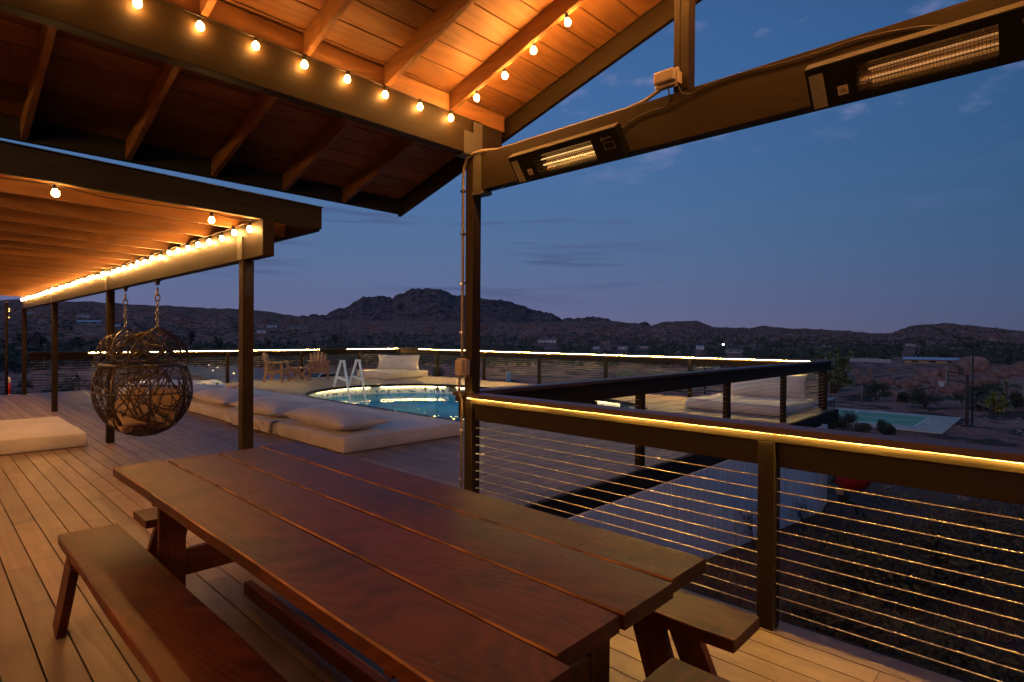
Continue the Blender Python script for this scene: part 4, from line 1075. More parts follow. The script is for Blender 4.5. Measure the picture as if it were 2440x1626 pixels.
bed('pillow', 'plump bolster pillow on the nearest poolside mattress', pillow((4.22, 7.60, 0.335), 0.74, 1.80, 0.29, 1), M['canvas'], 'pillow', (4.24, 7.6, 0.32), GP)
bed('pillow', 'bolster pillow on the second mattress, cut by the brown post', pillow((4.18, 9.56, 0.325), 0.76, 1.86, 0.28, 2), M['canvas'], 'pillow', (4.2, 9.55, 0.32), GP)
bed('pillow', 'bolster pillow on the third mattress beside the hanging chair', pillow((4.16, 11.55, 0.33), 0.80, 1.9, 0.29, 3), M['canvas'], 'pillow', (4.16, 11.5, 0.32), GP)
bed('pillow', 'bolster pillow on the farthest poolside mattress, seen through the wicker', pillow((4.16, 13.4, 0.31), 0.80, 1.8, 0.24, 4), M['canvas'], 'pillow', (4.16, 13.4, 0.32), GP)
dd = Vector((13.30, 17.60, 0)) - Vector((12.35, 18.95, 0)); an = math.atan2(dd.y, dd.x)
rt = Matrix.Rotation(an, 3, 'Z') @ Matrix.Rotation(R(76), 3, 'X')
bed('back_cushion', 'upright pleated back cushion on the far corner mattress', pillow((12.92, 18.36, 0.52), 1.68, 0.60, 0.30, 5, rt, n=60, pinch=0.03), M['canvas2'], 'cushion', (12.9, 18.3, 0.3), None)
rt = Matrix.Rotation(R(-80), 3, 'Z') @ Matrix.Rotation(R(74), 3, 'X')
bed('back_cushion', 'upright back cushion with a wrinkled end on the right corner mattress', pillow((13.36, 4.72, 0.46), 1.66, 0.58, 0.34, 6, rt, wr=0.03), M['canvas2'], 'cushion', (13.3, 4.7, 0.3), None)
# rolled towels on the farthest mattress
tw = thing('towel', (4.95, 13.3, 0.25), 'pink striped towel rolled up and leaning on another on the mattress', 'towel')
m = MB(); a = Vector((4.80, 13.42, 0.275)); b = Vector((5.15, 12.95, 0.46)); m.tube([a, a.lerp(b, .5), b], 0.055, 14); m.build('roll', M['towel'], tw, smooth=False, bevel=0.01)
m = MB()
for q in (0.7, 2.2, -0.8, 4.0):
    dr = (b - a).normalized(); uu = dr.orthogonal().normalized(); ww = dr.cross(uu); o = (uu * math.cos(q) + ww * math.sin(q)) * 0.052
    m.tube([a + o, b + o], 0.009, 6)
m.build('stripe', M['towel2'], tw)
tw = thing('towel', (5.05, 13.0, 0.25), 'patterned towel rolled into a ball beside the striped towel', 'towel')
m = MB()
for k in range(5):
    rr_ = 0.025 + 0.017 * k
    m.tube([(5.12 + rr_ * math.cos(q), 12.88 + 0.02 * k, 0.335 + rr_ * math.sin(q)) for q in [2 * math.pi * w_ / 14 for w_ in range(14)]], 0.012, 6, closed=True)
m.tube([(5.12, 12.90, 0.335), (5.22, 13.18, 0.335)], 0.09, 12)
m.build('roll', M['towel'], tw, smooth=True)

# ------------------------------------------------------------------ hot tub
ht = thing('hot_tub', (4.5, 15.9, 0), 'white rimmed hot tub set in the deck behind the poolside mattresses', 'hot tub')
m = MB(); n = 40
def sq(r, a, p=4): return r / ((abs(math.cos(a)) ** p + abs(math.sin(a)) ** p) ** (1 / p))
prof = [(1.05, 0.0), (1.07, 0.20), (1.06, 0.29), (1.0, 0.325), (0.88, 0.315), (0.80, 0.27), (0.76, 0.05), (0.70, -0.1)]
vs = []
for r_, z in prof:
    for k in range(n):
        a = 2 * math.pi * k / n; q = sq(r_, a); dz = 0.03 * math.cos(4 * a) if 0.2 < z else 0
        vs.append((4.45 + q * math.cos(a), 15.95 + q * math.sin(a), z + dz))
m.add(vs, [(i * n + k, i * n + (k + 1) % n, (i + 1) * n + (k + 1) % n, (i + 1) * n + k) for i in range(len(prof) - 1) for k in range(n)])
m.build('shell', M['white'], ht, smooth=True)
m = MB(); m.add([(4.45 + sq(0.78, 2 * math.pi * k / n) * math.cos(2 * math.pi * k / n), 15.95 + sq(0.78, 2 * math.pi * k / n) * math.sin(2 * math.pi * k / n), 0.2) for k in range(n)], [tuple(range(n))]); m.build('water_surface', M['poolblue'], ht)
m = MB()
for x, y in ((5.18, 15.02), (4.9, 15.06), (3.7, 15.2)): m.lathe([(0.03, 0.30), (0.04, 0.335), (0.02, 0.345), (0.0001, 0.345)], (x, y, 0.0), 10)
m.build('control_knob', M['greybox'], ht, smooth=True)

# ------------------------------------------------------------------ wooden patio chairs and side table
def patio_chair(label, loc, rz):
    t = thing('patio_chair', (0, 0, 0), label, 'chair', 'wooden patio chairs by the back rail')
    # faces +X, half width .33
    for s in (-1, 1):
        y = s * 0.30
        m = MB(); m.beam((0.26, y, 0), (0.22, y, 0.62), 0.045, 0.08, (1, 0, 0)); m.build('leg', M['cedar'], t, bevel=0.004)
        m = MB(); m.beam((-0.32, y, 0), (-0.22, y, 0.62), 0.045, 0.08, (1, 0, 0)); m.build('leg', M['cedar'], t, bevel=0.004)
        m = MB(); m.beam((-0.34, s * 0.32, 0.635), (0.32, s * 0.32, 0.635), 0.11, 0.03); m.build('armrest', M['cedar'], t, bevel=0.006)
        m = MB(); m.beam((-0.30, s * 0.27, 0.28), (0.26, s * 0.27, 0.38), 0.035, 0.10); m.build('side_rail', M['cedar'], t, bevel=0.003)
    m = MB()
    for k in range(6): m.beam((-0.22 + 0.085 * k, -0.26, 0.335 + 0.014 * k), (-0.22 + 0.085 * k, 0.26, 0.335 + 0.014 * k), 0.075, 0.02)
    m.box(0.262, 0.285, -0.27, 0.27, 0.24, 0.40); m.build('seat', M['cedar'], t, bevel=0.003)
    m = MB()
    for k in range(5):
        yb_ = -0.20 + 0.10 * k; top = 0.98 - 0.03 * abs(k - 2) ** 1.5
        m.beam((-0.24, yb_ * 0.85, 0.30), (-0.42, yb_ * 1.25, top), 0.022, 0.085, (0, 1, 0))
    m.build('backrest', M['cedar'], t, bevel=0.004)
    m = MB(); m.box(-0.34, -0.30, -0.30, 0.30, 0.42, 0.50); m.build('back_brace', M['cedar'], t, bevel=0.003)
    t.location = loc; t.rotation_euler = (0, 0, rz)
    return t
patio_chair('wooden armchair at the back rail turned sideways, left of the little table', (8.22, 18.45, 0), R(-44))
patio_chair('wooden armchair at the back rail facing the pool, right of the little table', (9.76, 18.62, 0), R(-114))
st = thing('side_table', (9.02, 18.55, 0), 'small wooden side table with crossed legs between the two armchairs', 'side table')
m = MB()
for k in range(5): m.box(8.78 + 0.1 * k, 8.875 + 0.1 * k, 18.30, 18.80, 0.42, 0.445)
m.build('tabletop', M['cedar'], st, bevel=0.003)
for y in (18.36, 18.74):
    for s in (1, -1):
        m = MB(); m.beam((9.02 - s * 0.24, y + s * 0.012, 0), (9.02 + s * 0.20, y + s * 0.012, 0.42), 0.022, 0.07, (0, 0, 1)); m.build('leg', M['cedar'], st, bevel=0.003)
m = MB(); m.box(9.0, 9.04, 18.37, 18.73, 0.19, 0.23); m.build('stretcher', M['cedar'], st, bevel=0.003)

# ------------------------------------------------------------------ hanging double egg chair
EC = Vector((1.93, 8.06, 0)); EA, EB = 0.74, 0.50
def egg_pt(th, v):
    """th plan angle, v 0 (bottom) .. 1 (rim level 1.18)"""
    z = 0.30 + 0.88 * v
    if z < 0.85: f = math.sqrt(max(0, 1 - ((0.85 - z) / 0.555) ** 2))
    else: f = 1 - 0.16 * ((z - 0.85) / 0.33) ** 2
    return Vector((EC.x + EB * f * math.cos(th), EC.y + EA * f * math.sin(th), z))
APX = [Vector((1.90, 7.35, 1.60)), Vector((1.90, 8.77, 1.60))]
def dome_pt(k, th, v):
    a = APX[k]; c = Vector((EC.x, EC.y + (-0.36 if k == 0 else 0.36), 1.18))
    b = Vector((c.x + EB * 0.84 * math.cos(th), c.y + 0.42 * math.sin(th), 1.18))
    p = b.lerp(a, v); bulge = math.sin(v * math.pi) * 0.10
    h = Vector((b.x - c.x, b.y - c.y, 0)); 
    if h.length > 0: p += h.normalized() * bulge
    p.z += bulge * 0.5
    return p
eg = thing('hanging_chair', (EC.x, EC.y, 0.30), 'double-peaked dark wicker egg swing hanging on two chains from the lit beam', 'hanging chair')
m = MB(); TP = 2 * math.pi
for v, r_ in ((0.98, 0.016), (0.10, 0.016), (0.62, 0.009)): m.tube([egg_pt(TP * k / 40, v) for k in range(40)], r_, 7, closed=True)
for q in (0.15, 0.9, 2.3, 3.0, 3.75, 4.5, 5.3): m.tube([egg_pt(q, 0.02 + 0.96 * k / 14) for k in range(15)], 0.013, 7)
for k in (0, 1):
    for q in (0.5, 2.4, 3.9, 5.5): m.tube([dome_pt(k, q, j / 10) for j in range(11)], 0.013, 7)
m.build('frame', M['wicker'], eg, smooth=True)
m = MB(); rng = random.Random(5)
for i in range(330):
    th0 = rng.uniform(0, TP); v0 = rng.uniform(0.0, 0.98); th1 = th0 + rng.uniform(-0.75, 0.75); v1 = max(0, min(0.98, v0 + rng.uniform(-0.6, 0.6)))
    if 2.75 < (th0 % TP) < 3.7 and 0.35 < v0 < 0.9 and rng.random() < 0.6: continue
    b = rng.uniform(-0.15, 0.15)
    pts = [egg_pt(th0 + (th1 - th0) * j / 8 + b * math.sin(math.pi * j / 8), v0 + (v1 - v0) * j / 8) for j in range(9)]
    m.tube(pts, rng.uniform(0.005, 0.0100), 5)
for i in range(190):
    k = rng.randint(0, 1); th0 = rng.uniform(0, TP); v0 = rng.uniform(0, 0.9); th1 = th0 + rng.uniform(-1.3, 1.3); v1 = max(0, min(0.95, v0 + rng.uniform(-.5, .5)))
    m.tube([dome_pt(k, th0 + (th1 - th0) * j / 7, v0 + (v1 - v0) * j / 7) for j in range(8)], rng.uniform(0.004, 0.007), 5)
m.build('wicker_weave', M['wicker'], eg, smooth=True)
def squash(mb, keep):
    return mb
cu = pillow((1.90, 8.06, 0.45), 0.58, 0.86, 0.20, 21, wr=0.03); cu.build('seat_cushion', M['tan'], eg, smooth=True)
rt = Matrix.Rotation(R(8), 3, 'Z') @ Matrix.Rotation(R(-62), 3, 'Y')
pillow((2.14, 8.04, 0.68), 0.40, 0.95, 0.16, 22, rt, wr=0.03).build('back_cushion', M['tan'], eg, smooth=True)
pillow((1.80, 7.70, 0.60), 0.42, 0.50, 0.15, 23, Matrix.Rotation(R(20), 3, 'X'), wr=0.03).build('throw_pillow', M['tan'], eg, smooth=True)
pillow((1.90, 8.55, 0.70), 0.40, 0.50, 0.16, 24, Matrix.Rotation(R(-50), 3, 'Y'), wr=0.03).build('throw_pillow', M['tan'], eg, smooth=True)
for a in APX:
    x = 1.895; m = MB(); z = 2.05; kk = 0
    while z > a.z + 0.03:
        k = kk % 2; kk += 1
        L_ = 0.085 if z > 1.93 else 0.05; wd_ = 0.024 if z > 1.93 else 0.015
        ax = Vector((1, 0, 0)) if k else Vector((0, 1, 0))
        m.tube([Vector((x, a.y, z - L_ / 2)) + ax * wd_ * math.cos(q) + Vector((0, 0, 1)) * (L_ / 2 + 0.004) * math.sin(q) for q in [TP * w_ / 10 for w_ in range(10)]], 0.0055 if z < 1.93 else 0.008, 5, closed=True)
        z -= L_ * 0.80
    m.build('chain', M['chain'], eg, smooth=True)
    m = MB(); m.box(x - 0.035, x + 0.035, a.y - 0.035, a.y + 0.035, 2.130, 2.138); m.lathe([(0.026, 2.130), (0.024, 2.095), (0.012, 2.085), (0.0001, 2.08)], (x, a.y, 0), 12)
    m.build('hook', M['dark'], eg)

# ------------------------------------------------------------------ pole, rain chain on the left
po = thing('flag_pole', (1.60, 19.15, 0), 'thin brown pole with red and white tape near its foot at the left edge', 'pole')
m = MB(); m.tube([(1.60, 19.15, -0.6), (1.60, 19.15, 2.30)], 0.032, 10); m.build('shaft', M['paintZ'], po, smooth=True)
m = MB(); m.ball((1.60, 19.15, 2.33), 0.035, 10, (1, 1, 0.7)); m.build('finial', M['conduit'], po, smooth=True)
for z0, z1, mt in ((0.28, 0.44, 'net'), (-0.28 + 0.0, 0.0, 'net'), (0.0, 0.28, 'tapered')):
    m = MB(); m.tube([(1.655, 19.10, z0), (1.655, 19.10, z1)], 0.028, 10); m.build('tape_band', M[mt], po, smooth=True)
m = MB()
for z in (1.92, 2.08, 2.14): m.box(1.63, 1.665, 19.13, 19.16, z, z + 0.03)
m.build('clip', M['steel'], po)
rc = MB()
for k in range(13):
    if k in (5, 6): continue
    z = 0.92 - 0.062 * k; rc.tube([(2.28 + 0.012 * math.cos(q), 18.7, z + 0.02 * math.sin(q)) for q in [TP * w_ / 8 for w_ in range(8)]], 0.004, 5, closed=True)
rc.tube([(2.28, 18.7, 0.96), (2.28, 18.7, 0.12)], 0.0015, 4)
tag(rc.build('rain_chain', M['chain'], None, loc=(2.28, 18.7, 0.1)), 'string of small metal rings hanging beside the last brown post', 'chain')

# ------------------------------------------------------------------ white wall under the deck
ww = thing('skirt_wall', (8.2, 3.30, -1.7), 'white painted board wall below the deck edge', 'wall')
m = MB(); x = 3.20
while x < 12.70:
    m.box(x, min(x + 0.198, 12.72), 3.30 + random.uniform(-0.002, 0.002), 3.335, tz(x, 3.3) - 0.5, -0.20); x += 0.2035
m.box(3.2, 12.7, 3.322, 3.36, -2.6, -0.21)
m.build('siding', M['whitewall'], ww)
m = MB(); m.box(12.725, 12.76, 3.302, 18.0, -3.5, -0.2); m.build('siding', M['whitewall'], ww)

# ------------------------------------------------------------------ red drum mixer by the wall
mp_ = at(2010, 1245, 60); mp_ = Vector((12.42, 2.92, tz(12.42, 2.92)))
mi = thing('cement_mixer', tuple(mp_), 'dark red rounded drum on a black splay-legged stand beside the white wall', 'cement mixer')
Rm = Matrix.Rotation(R(-40), 3, Vector((0.7, -0.7, 0.0)).normalized())
m = MB(); c = mp_ + Vector((0.10, -0.12, 0.74))
m.lathe([(0.0001, -0.26), (0.14, -0.25), (0.26, -0.18), (0.32, -0.05), (0.32, 0.04), (0.26, 0.16), (0.18, 0.26), (0.16, 0.28), (0.15, 0.25)], c, 24, mat=Rm); m.build('drum', M['red'], mi, smooth=True)
m = MB(); top = mp_ + Vector((0, 0, 0.42))
m.tube([top, mp_ + Vector((0.04, -0.04, 0.6))], 0.035, 8); m.box(mp_.x - 0.10, mp_.x + 0.10, mp_.y - 0.08, mp_.y + 0.08, mp_.z + 0.26, mp_.z + 0.42)
m.tube([top + Vector((-.05, 0.2, 0.2)), top + Vector((-0.1, 0.08, 0.42)), top + Vector((0, -0.1, 0.45))], 0.03, 8)
m.build('yoke', M['blackpaint'], mi, bevel=0.01)
m = MB(); m.box(mp_.x - 0.13, mp_.x + 0.02, mp_.y - 0.02, mp_.y + 0.11, mp_.z + 0.42, mp_.z + 0.54); m.build('motor_box', M['greybox'], mi, bevel=0.015)
for dx, dy in ((-0.42, -0.05), (-0.10, -0.42), (0.40, -0.15), (-0.25, 0.32)):
    m = MB(); a = mp_ + Vector((dx * 0.15, dy * 0.15, 0.28)); b = mp_ + Vector((dx * 0.75, dy * 0.75, 0.22)); c = mp_ + Vector((dx, dy, -0.02)); m.tube([a, b, c], 0.024, 8); m.build('leg', M['blackpaint'], mi, smooth=True)

# ------------------------------------------------------------------ court, nets and hoops
CZ = -4.42
m = MB(); m.box(45.4, 55.65, 5.1, 22.1, CZ - 0.25, CZ); tag(m.build('court_slab', M['concrete'], bevel=0.01), kind='structure')
m = MB(); m.box(47.35, 54.0, 6.8, 20.4, CZ + 0.004, CZ + 0.010); tag(m.build('court_surface', M['court']), kind='structure')
m = MB(); z0, z1 = CZ + 0.013, CZ + 0.017
for x in (47.35, 53.90): m.box(x, x + 0.11, 6.8, 20.4, z0, z1)
m.box(50.62, 50.73, 6.93, 11.55, z0, z1); m.box(50.62, 50.73, 15.76, 20.27, z0, z1)
for y in (6.8, 11.55, 15.62, 20.33): m.box(47.35, 54.0, y, y + 0.12, z0 + 0.002, z1 + 0.002)
tag(m.build('court_lines', M['line']), kind='structure')
nt_ = thing('court_net', (50.7, 13.9, CZ), 'low sports net with white tape across the green court', 'net')
for x in (47.0, 54.4):
    m = MB(); m.tube([(x, 13.6, CZ), (x, 13.6, CZ + 1.0)], 0.04, 8); m.build('post', M['blackpaint'], nt_, smooth=True)
m = MB(); m.box(47.0, 54.4, 13.58, 13.62, CZ + 0.86, CZ + 0.98); m.build('tape', M['net'], nt_)
m = MB(); x = 47.1
while x < 54.4: m.box(x, x + 0.012, 13.597, 13.603, CZ + 0.08, CZ + 0.86); x += 0.12
for k in range(7): m.box(47.0, 54.4, 13.5975, 13.6025, CZ + 0.1 + 0.12 * k, CZ + 0.108 + 0.12 * k)
m.build('mesh', M['blackpaint'], nt_)
def hoop(label, x, ybase, yb_, sg, teal):
    t = thing('basketball_hoop', (x, ybase, CZ), label, 'basketball hoop', 'basketball hoops at the two ends of the court')
    m = MB(); m.box(x - 0.09, x + 0.09, ybase - 0.09, ybase + 0.09, CZ, CZ + 3.55); m.box(x - 0.3, x + 0.3, ybase - 0.3, ybase + 0.3, CZ - 0.1, CZ + 0.05); m.build('pole', M['blackpaint'], t, bevel=0.01)
    m = MB()
    for xx in (-0.12, 0.12):
        m.beam((x + xx, ybase, CZ + 3.45), (x + xx, yb_ - sg * 0.06, CZ + 3.75), 0.05, 0.07); m.beam((x + xx, ybase, CZ + 2.95), (x + xx, yb_ - sg * 0.06, CZ + 3.15), 0.05, 0.07)
    m.build('arm', M['blackpaint'], t)
    w_, h0, h1 = (0.75, CZ + 2.85, CZ + 3.75) if not teal else (0.62, CZ + 2.9, CZ + 3.75)
    m = MB(); m.box(x - w_, x + w_, yb_ - 0.02, yb_ + 0.02, h0, h1); bb = m.build('backboard', M['teal'] if teal else M['greybox'], t)
    m = MB()
    for a0, a1, b0, b1 in ((-w_, w_, h1 - 0.05, h1), (-w_, -w_ + 0.06, h0, h1), (w_ - 0.06, w_, h0, h1), (-w_, w_, h0, h0 + 0.05), (-0.25, 0.25, h0 + 0.45, h0 + 0.5), (-0.25, -0.2, h0 + 0.15, h0 + 0.45), (0.2, 0.25, h0 + 0.15, h0 + 0.45)):
        m.box(x + a0, x + a1, yb_ + sg * 0.021, yb_ + sg * 0.027, b0, b1)
    m.build('border', M['net'], bb)
    c = Vector((x, yb_ + sg * 0.33, CZ + 3.05)); m = MB(); m.tube([c + Vector((0.225 * math.cos(q), 0.225 * math.sin(q), 0)) for q in [TP * k / 16 for k in range(16)]], 0.018, 6, closed=True)
    m.beam(c - Vector((0, sg * 0.22, 0)), (x, yb_, CZ + 3.05), 0.12, 0.03); m.build('rim', M['orange'], t)
    m = MB()
    for k in range(12):
        a = TP * k / 12
        for dl in (0.5, -0.5): m.tube([c + Vector((0.22 * math.cos(a), 0.22 * math.sin(a), 0)), c + Vector((0.17 * math.cos(a + dl), 0.17 * math.sin(a + dl), -0.2)), c + Vector((0.11 * math.cos(a), 0.11 * math.sin(a), -0.42))], 0.013, 4)
    m.build('net', M['net'], t)
hoop('black basketball hoop with white net at the near end of the court', 50.8, 4.35, 5.45, 1, False)
hoop('basketball hoop with teal backboard at the far end, seen under the lit rail', 50.8, 23.5, 22.4, -1, True)
lp = thing('lamp_post', (51.2, 4.2, CZ), 'slim black lamp mast with a slanted arm beside the near basketball hoop', 'lamp post')
m = MB(); m.tube([(51.3, 4.1, CZ), (51.3, 4.1, CZ + 5.4)], 0.05, 8); m.build('pole', M['blackpaint'], lp, smooth=True)
m = MB(); m.tube([(51.3, 4.1, CZ + 5.35), (51.0, 5.2, CZ + 6.3), (50.9, 6.4, CZ + 6.9)], 0.035, 8); m.build('arm', M['blackpaint'], lp, smooth=True)

# fence posts behind the court
FPL = ['bare metal fence post right beside the yucca clump', 'bare metal fence post left of the wide dark bush', 'bare metal fence post right of the wide dark bush', 'bare metal fence post under the basketball net', 'bare metal fence post between the hoop pole and the yellow-green yucca', 'bare metal fence post at the right edge of the frame']
for k, (x, y, h) in enumerate(((64.6, 16.6, 1.9), (61.8, 13.1, 1.7), (60.7, 10.2, 1.75), (60.9, 7.3, 1.85), (61.6, 4.5, 2.05), (64.1, 1.8, 2.1))):
    m = MB(); z = tz(x, y); m.tube([(x, y, z - 0.3), (x, y, z + h)], 0.032, 8)
    tag(m.build('fence_post', M['steel'] if False else M['greybox'], None, smooth=True, loc=(x, y, z)), FPL[k], 'fence post', 'bare fence posts behind the court')

# ------------------------------------------------------------------ vegetation
def leaves(mb, c, rx, ry, rz_, n, size, rng, lobes=5, rnd=None):
    lo = [(Vector((rng.uniform(-.55, .55) * rx, rng.uniform(-.55, .55) * ry, rng.uniform(-.3, .55) * rz_)), rng.uniform(0.35, 0.65)) for _ in range(lobes)]
    vs = []; fs = []
    for i in range(n):
        o, s = rng.choice(lo)
        d = Vector((rng.gauss(0, 1), rng.gauss(0, 1), rng.gauss(0, 1))).normalized() * (rng.random() ** 0.45)
        p = Vector(c) + o + Vector((d.x * rx * s, d.y * ry * s, d.z * rz_ * s))
        u = Vector((rng.gauss(0, 1), rng.gauss(0, 1), rng.gauss(0, 1))).normalized(); w_ = u.orthogonal().normalized()
        k = size * rng.uniform(0.6, 1.4); b = len(vs)
        vs += [p - u * k, p + w_ * k * 0.4, p + u * k, p - w_ * k * 0.4]; fs.append((b, b + 1, b + 2, b + 3))
    mb.add(vs, fs, rnd)
def twigs(mb, base, rx, h, n, rng, r=0.012):
    for i in range(n):
        a = rng.uniform(0, TP); q = rng.uniform(0.3, 1) * rx
        p1 = Vector(base) + Vector((0.4 * q * math.cos(a), 0.4 * q * math.sin(a), h * 0.45)); p2 = Vector(base) + Vector((q * math.cos(a + .3), q * math.sin(a + .3), h * rng.uniform(0.6, 1)))
        mb.tube([Vector(base) - Vector((0, 0, 0.1)), p1, p2], [r * 1.6, r, r * 0.4], 5)
def bush(name, label, base, rx, h, n, size, seed, mat, cat='bush', group=None):
    rng = random.Random(seed); t = thing(name, tuple(base), label, cat, group)
    m = MB(); leaves(m, Vector(base) + Vector((0, 0, h * 0.52)), rx, rx, h * 0.62, n, size, rng, 7); m.build('foliage', mat, t, fix=False)
    m = MB(); twigs(m, base, rx * 0.8, h, 9, rng, 0.006 + 0.012 * rx); m.build('branches', M['bark'], t)
    return t
def rosette(mb, c, R_, n, rng, w=0.035, updir=None):
    for i in range(n):
        d = Vector((rng.gauss(0, 1), rng.gauss(0, 1), rng.gauss(0.25, 0.8))).normalized()
        if d.z < -0.5: d.z = -0.5
        L_ = R_ * rng.uniform(0.75, 1.1); s = d.cross(Vector((0, 0, 1)))
        s = (s.normalized() if s.length > 0.1 else Vector((1, 0, 0))) * w * 0.5
        p0 = Vector(c); p1 = p0 + d * L_ * 0.5; p2 = p0 + d * L_ - Vector((0, 0, 0.12 * L_))
        mb.add([p0 - s, p0 + s, p1 + s, p1 - s, p2], [(0, 1, 2, 3), (3, 2, 4)])
def yucca(name, label, base, heads, R_, mat, cat='yucca', seed=3, n=70, w=0.05, group=None):
    rng = random.Random(seed); t = thing(name, tuple(base), label, cat, group)
    m = MB()
    for hx, hy, hz in heads: rosette(m, Vector(base) + Vector((hx, hy, hz)), R_ * rng.uniform(0.8, 1.15), n, rng, w)
    m.build('leaf_head', mat, t, fix=False)
    m = MB()
    for hx, hy, hz in heads: m.tube([Vector(base) - Vector((0, 0, 0.2)), Vector(base) + Vector((hx * 0.5, hy * 0.5, hz * 0.5)), Vector(base) + Vector((hx, hy, hz))], [0.10, 0.07, 0.06], 7)
    m.build('trunk', M['bark'], t, smooth=True)
    return t
def side(p):  # unit vector to the right as seen from the deck
    v = Vector((p.x, p.y, 0)).normalized(); return Vector((v.y, -v.x, 0))
# pale green yucca clump just past the deck corner
b = at(1985, 938, 90); s = side(b); k = pxm(b); rng = random.Random(2); hd = []
for i in range(36):
    q = rng.uniform(-32, 32) * k; zt = rng.uniform(14, 96) * k
    hd.append((s.x * q + rng.uniform(-.5, .5), s.y * q + rng.uniform(-.5, .5), zt))
yucca('yucca_tree', 'tall pale green yucca clump rising past the deck corner', b, hd, 16 * k, M['leafb'], 'yucca', 4, 130, 0.075)
b = at(2370, 985, 90); s = side(b); k = pxm(b)
yucca('yucca_tree', 'yellow-green lit yucca cluster at the right beyond the court', b, [(s.x * q * k, s.y * q * k, z * k) for q, z in ((0, 42), (-12, 22), (14, 30), (20, 18), (-5, 30), (8, 12))], 19 * k, M['yucca'], 'yucca', 9, 80, 0.09)
b = at(2398, 965, 110); k = pxm(b)
yucca('yucca_tree', 'dim yucca standing behind the yellow-green cluster', b, [(0, 0, 50 * k), (0.3, 0.4, 34 * k), (-0.4, 0.2, 24 * k)], 17 * k, M['leafb'], 'yucca', 10, 60, 0.08)
for i, (x, y, wpx, hpx, lb, mt, rm) in enumerate((
    (2008, 1028, 34, 44, 'dark round bush at the near edge of the court close to the deck', 'leaf', 60),
    (2052, 1036, 26, 26, 'low grey-brown bush between two darker bushes in front of the court', 'leafd', 60),
    (2105, 1045, 30, 42, 'dark bush with an upright tuft in front of the middle of the court', 'leaf', 60),
    (1985, 1026, 22, 30, 'small dark bush tucked against the white wall corner', 'leaf', 60),
    (2090, 955, 44, 42, 'wide dark bush behind the fence posts left of the hoop', 'leaf', 120),
    (2205, 975, 48, 60, 'big dark bush behind the court below the basketball net', 'leaf', 120),
    (2340, 962, 50, 50, 'dark bush behind the yellow-green yucca', 'leaf', 120),
    (2420, 975, 30, 40, 'dark bush cut by the right edge of the frame', 'leaf', 120),
    (2150, 960, 20, 24, 'small dark bush beside the big bush below the net', 'leaf', 120),
    (1490, 905, 34, 22, 'green bush seen between the cables of the far right railing', 'leafb', 140),
    (1620, 935, 44, 26, 'low dark green bush beyond the dark railing', 'leafb', 140),
    (1045, 905, 22, 26, 'dark bush behind the far corner mattress', 'leaf', 140),
    (830, 878, 40, 34, 'wide dark tree behind the back rail right of the chairs', 'leaf', 200))):
    b = at(x, y, rm); k = pxm(b)
    bush('desert_bush', lb, b, wpx * k * 0.9, hpx * k, 2300, 1.4 * k + 0.02, 40 + i, M[mt])
# brush close under the near railing
for i, (x, y, rx, h, mt, lb) in enumerate((
    (7.2, -0.2, 1.0, 0.9, 'leaf', 'dark leafy bush below the near railing right of the lit post'), (8.6, 0.9, 1.1, 1.0, 'leafd', 'dry brownish bush on the slope behind the lit post'),
    (6.3, -1.6, 1.0, 0.8, 'leaf', 'dark bush low in the lower right beyond the cables'), (9.6, -1.0, 1.3, 1.1, 'leaf', 'largest dark bush on the slope beyond the near railing'),
    (5.6, 1.4, 0.6, 0.5, 'leafd', 'small dry bush beside the end of the bench below the deck'), (8.0, -2.6, 1.2, 1.0, 'leafd', 'dry bush at the right edge beyond the near railing'),
    (11.5, 0.6, 1.0, 0.9, 'leafd', 'grey dry bush on the slope in front of the mixer'), (7.4, 1.5, 0.9, 0.7, 'leaf', 'low dark bush just behind the lit post'), (5.0, 0.2, 0.7, 0.5, 'leaf', 'small dark bush close under the deck edge'), (10.2, -2.8, 1.4, 1.2, 'leaf', 'dark bush far right behind the dry bush at the frame edge'), (5.2, -1.2, 0.8, 0.6, 'leaf', 'dark bush at the bottom right under the lowest cable'), (12.5, -1.2, 1.4, 1.1, 'leaf', 'dark bush near the top of the slope right of the mixer'))):
    b = Vector((x, y, tz(x, y))); bush('desert_bush', lb, b, rx, h, 2600, 0.035, 80 + i, M[mt])
# weeds against the wall foot
for i, (x, lb) in enumerate(((8.35, 'thin dark weed growing at the foot of the white wall left of the lit post'), (10.6, 'small weed at the foot of the white wall right of the lit post'))):
    rng = random.Random(i); b = Vector((x, 3.1, tz(x, 3.1))); t = thing('weed', tuple(b), lb, 'weed'); m = MB()
    for q in range(16):
        a = rng.uniform(0, TP); o = Vector((math.cos(a), math.sin(a), 0)); hh = rng.uniform(0.25, 0.62 - 0.2 * i)
        m.tube([b, b + o * 0.08 + Vector((0, 0, hh * 0.6)), b + o * 0.2 + Vector((0, 0, hh))], 0.004, 4)
    m.build('stems', M['bark'], t); m = MB(); leaves(m, b + Vector((0, 0, 0.35 - 0.1 * i)), 0.22, 0.22, 0.3, 160, 0.02, rng); m.build('leaves', M['leaf'], t, fix=False)

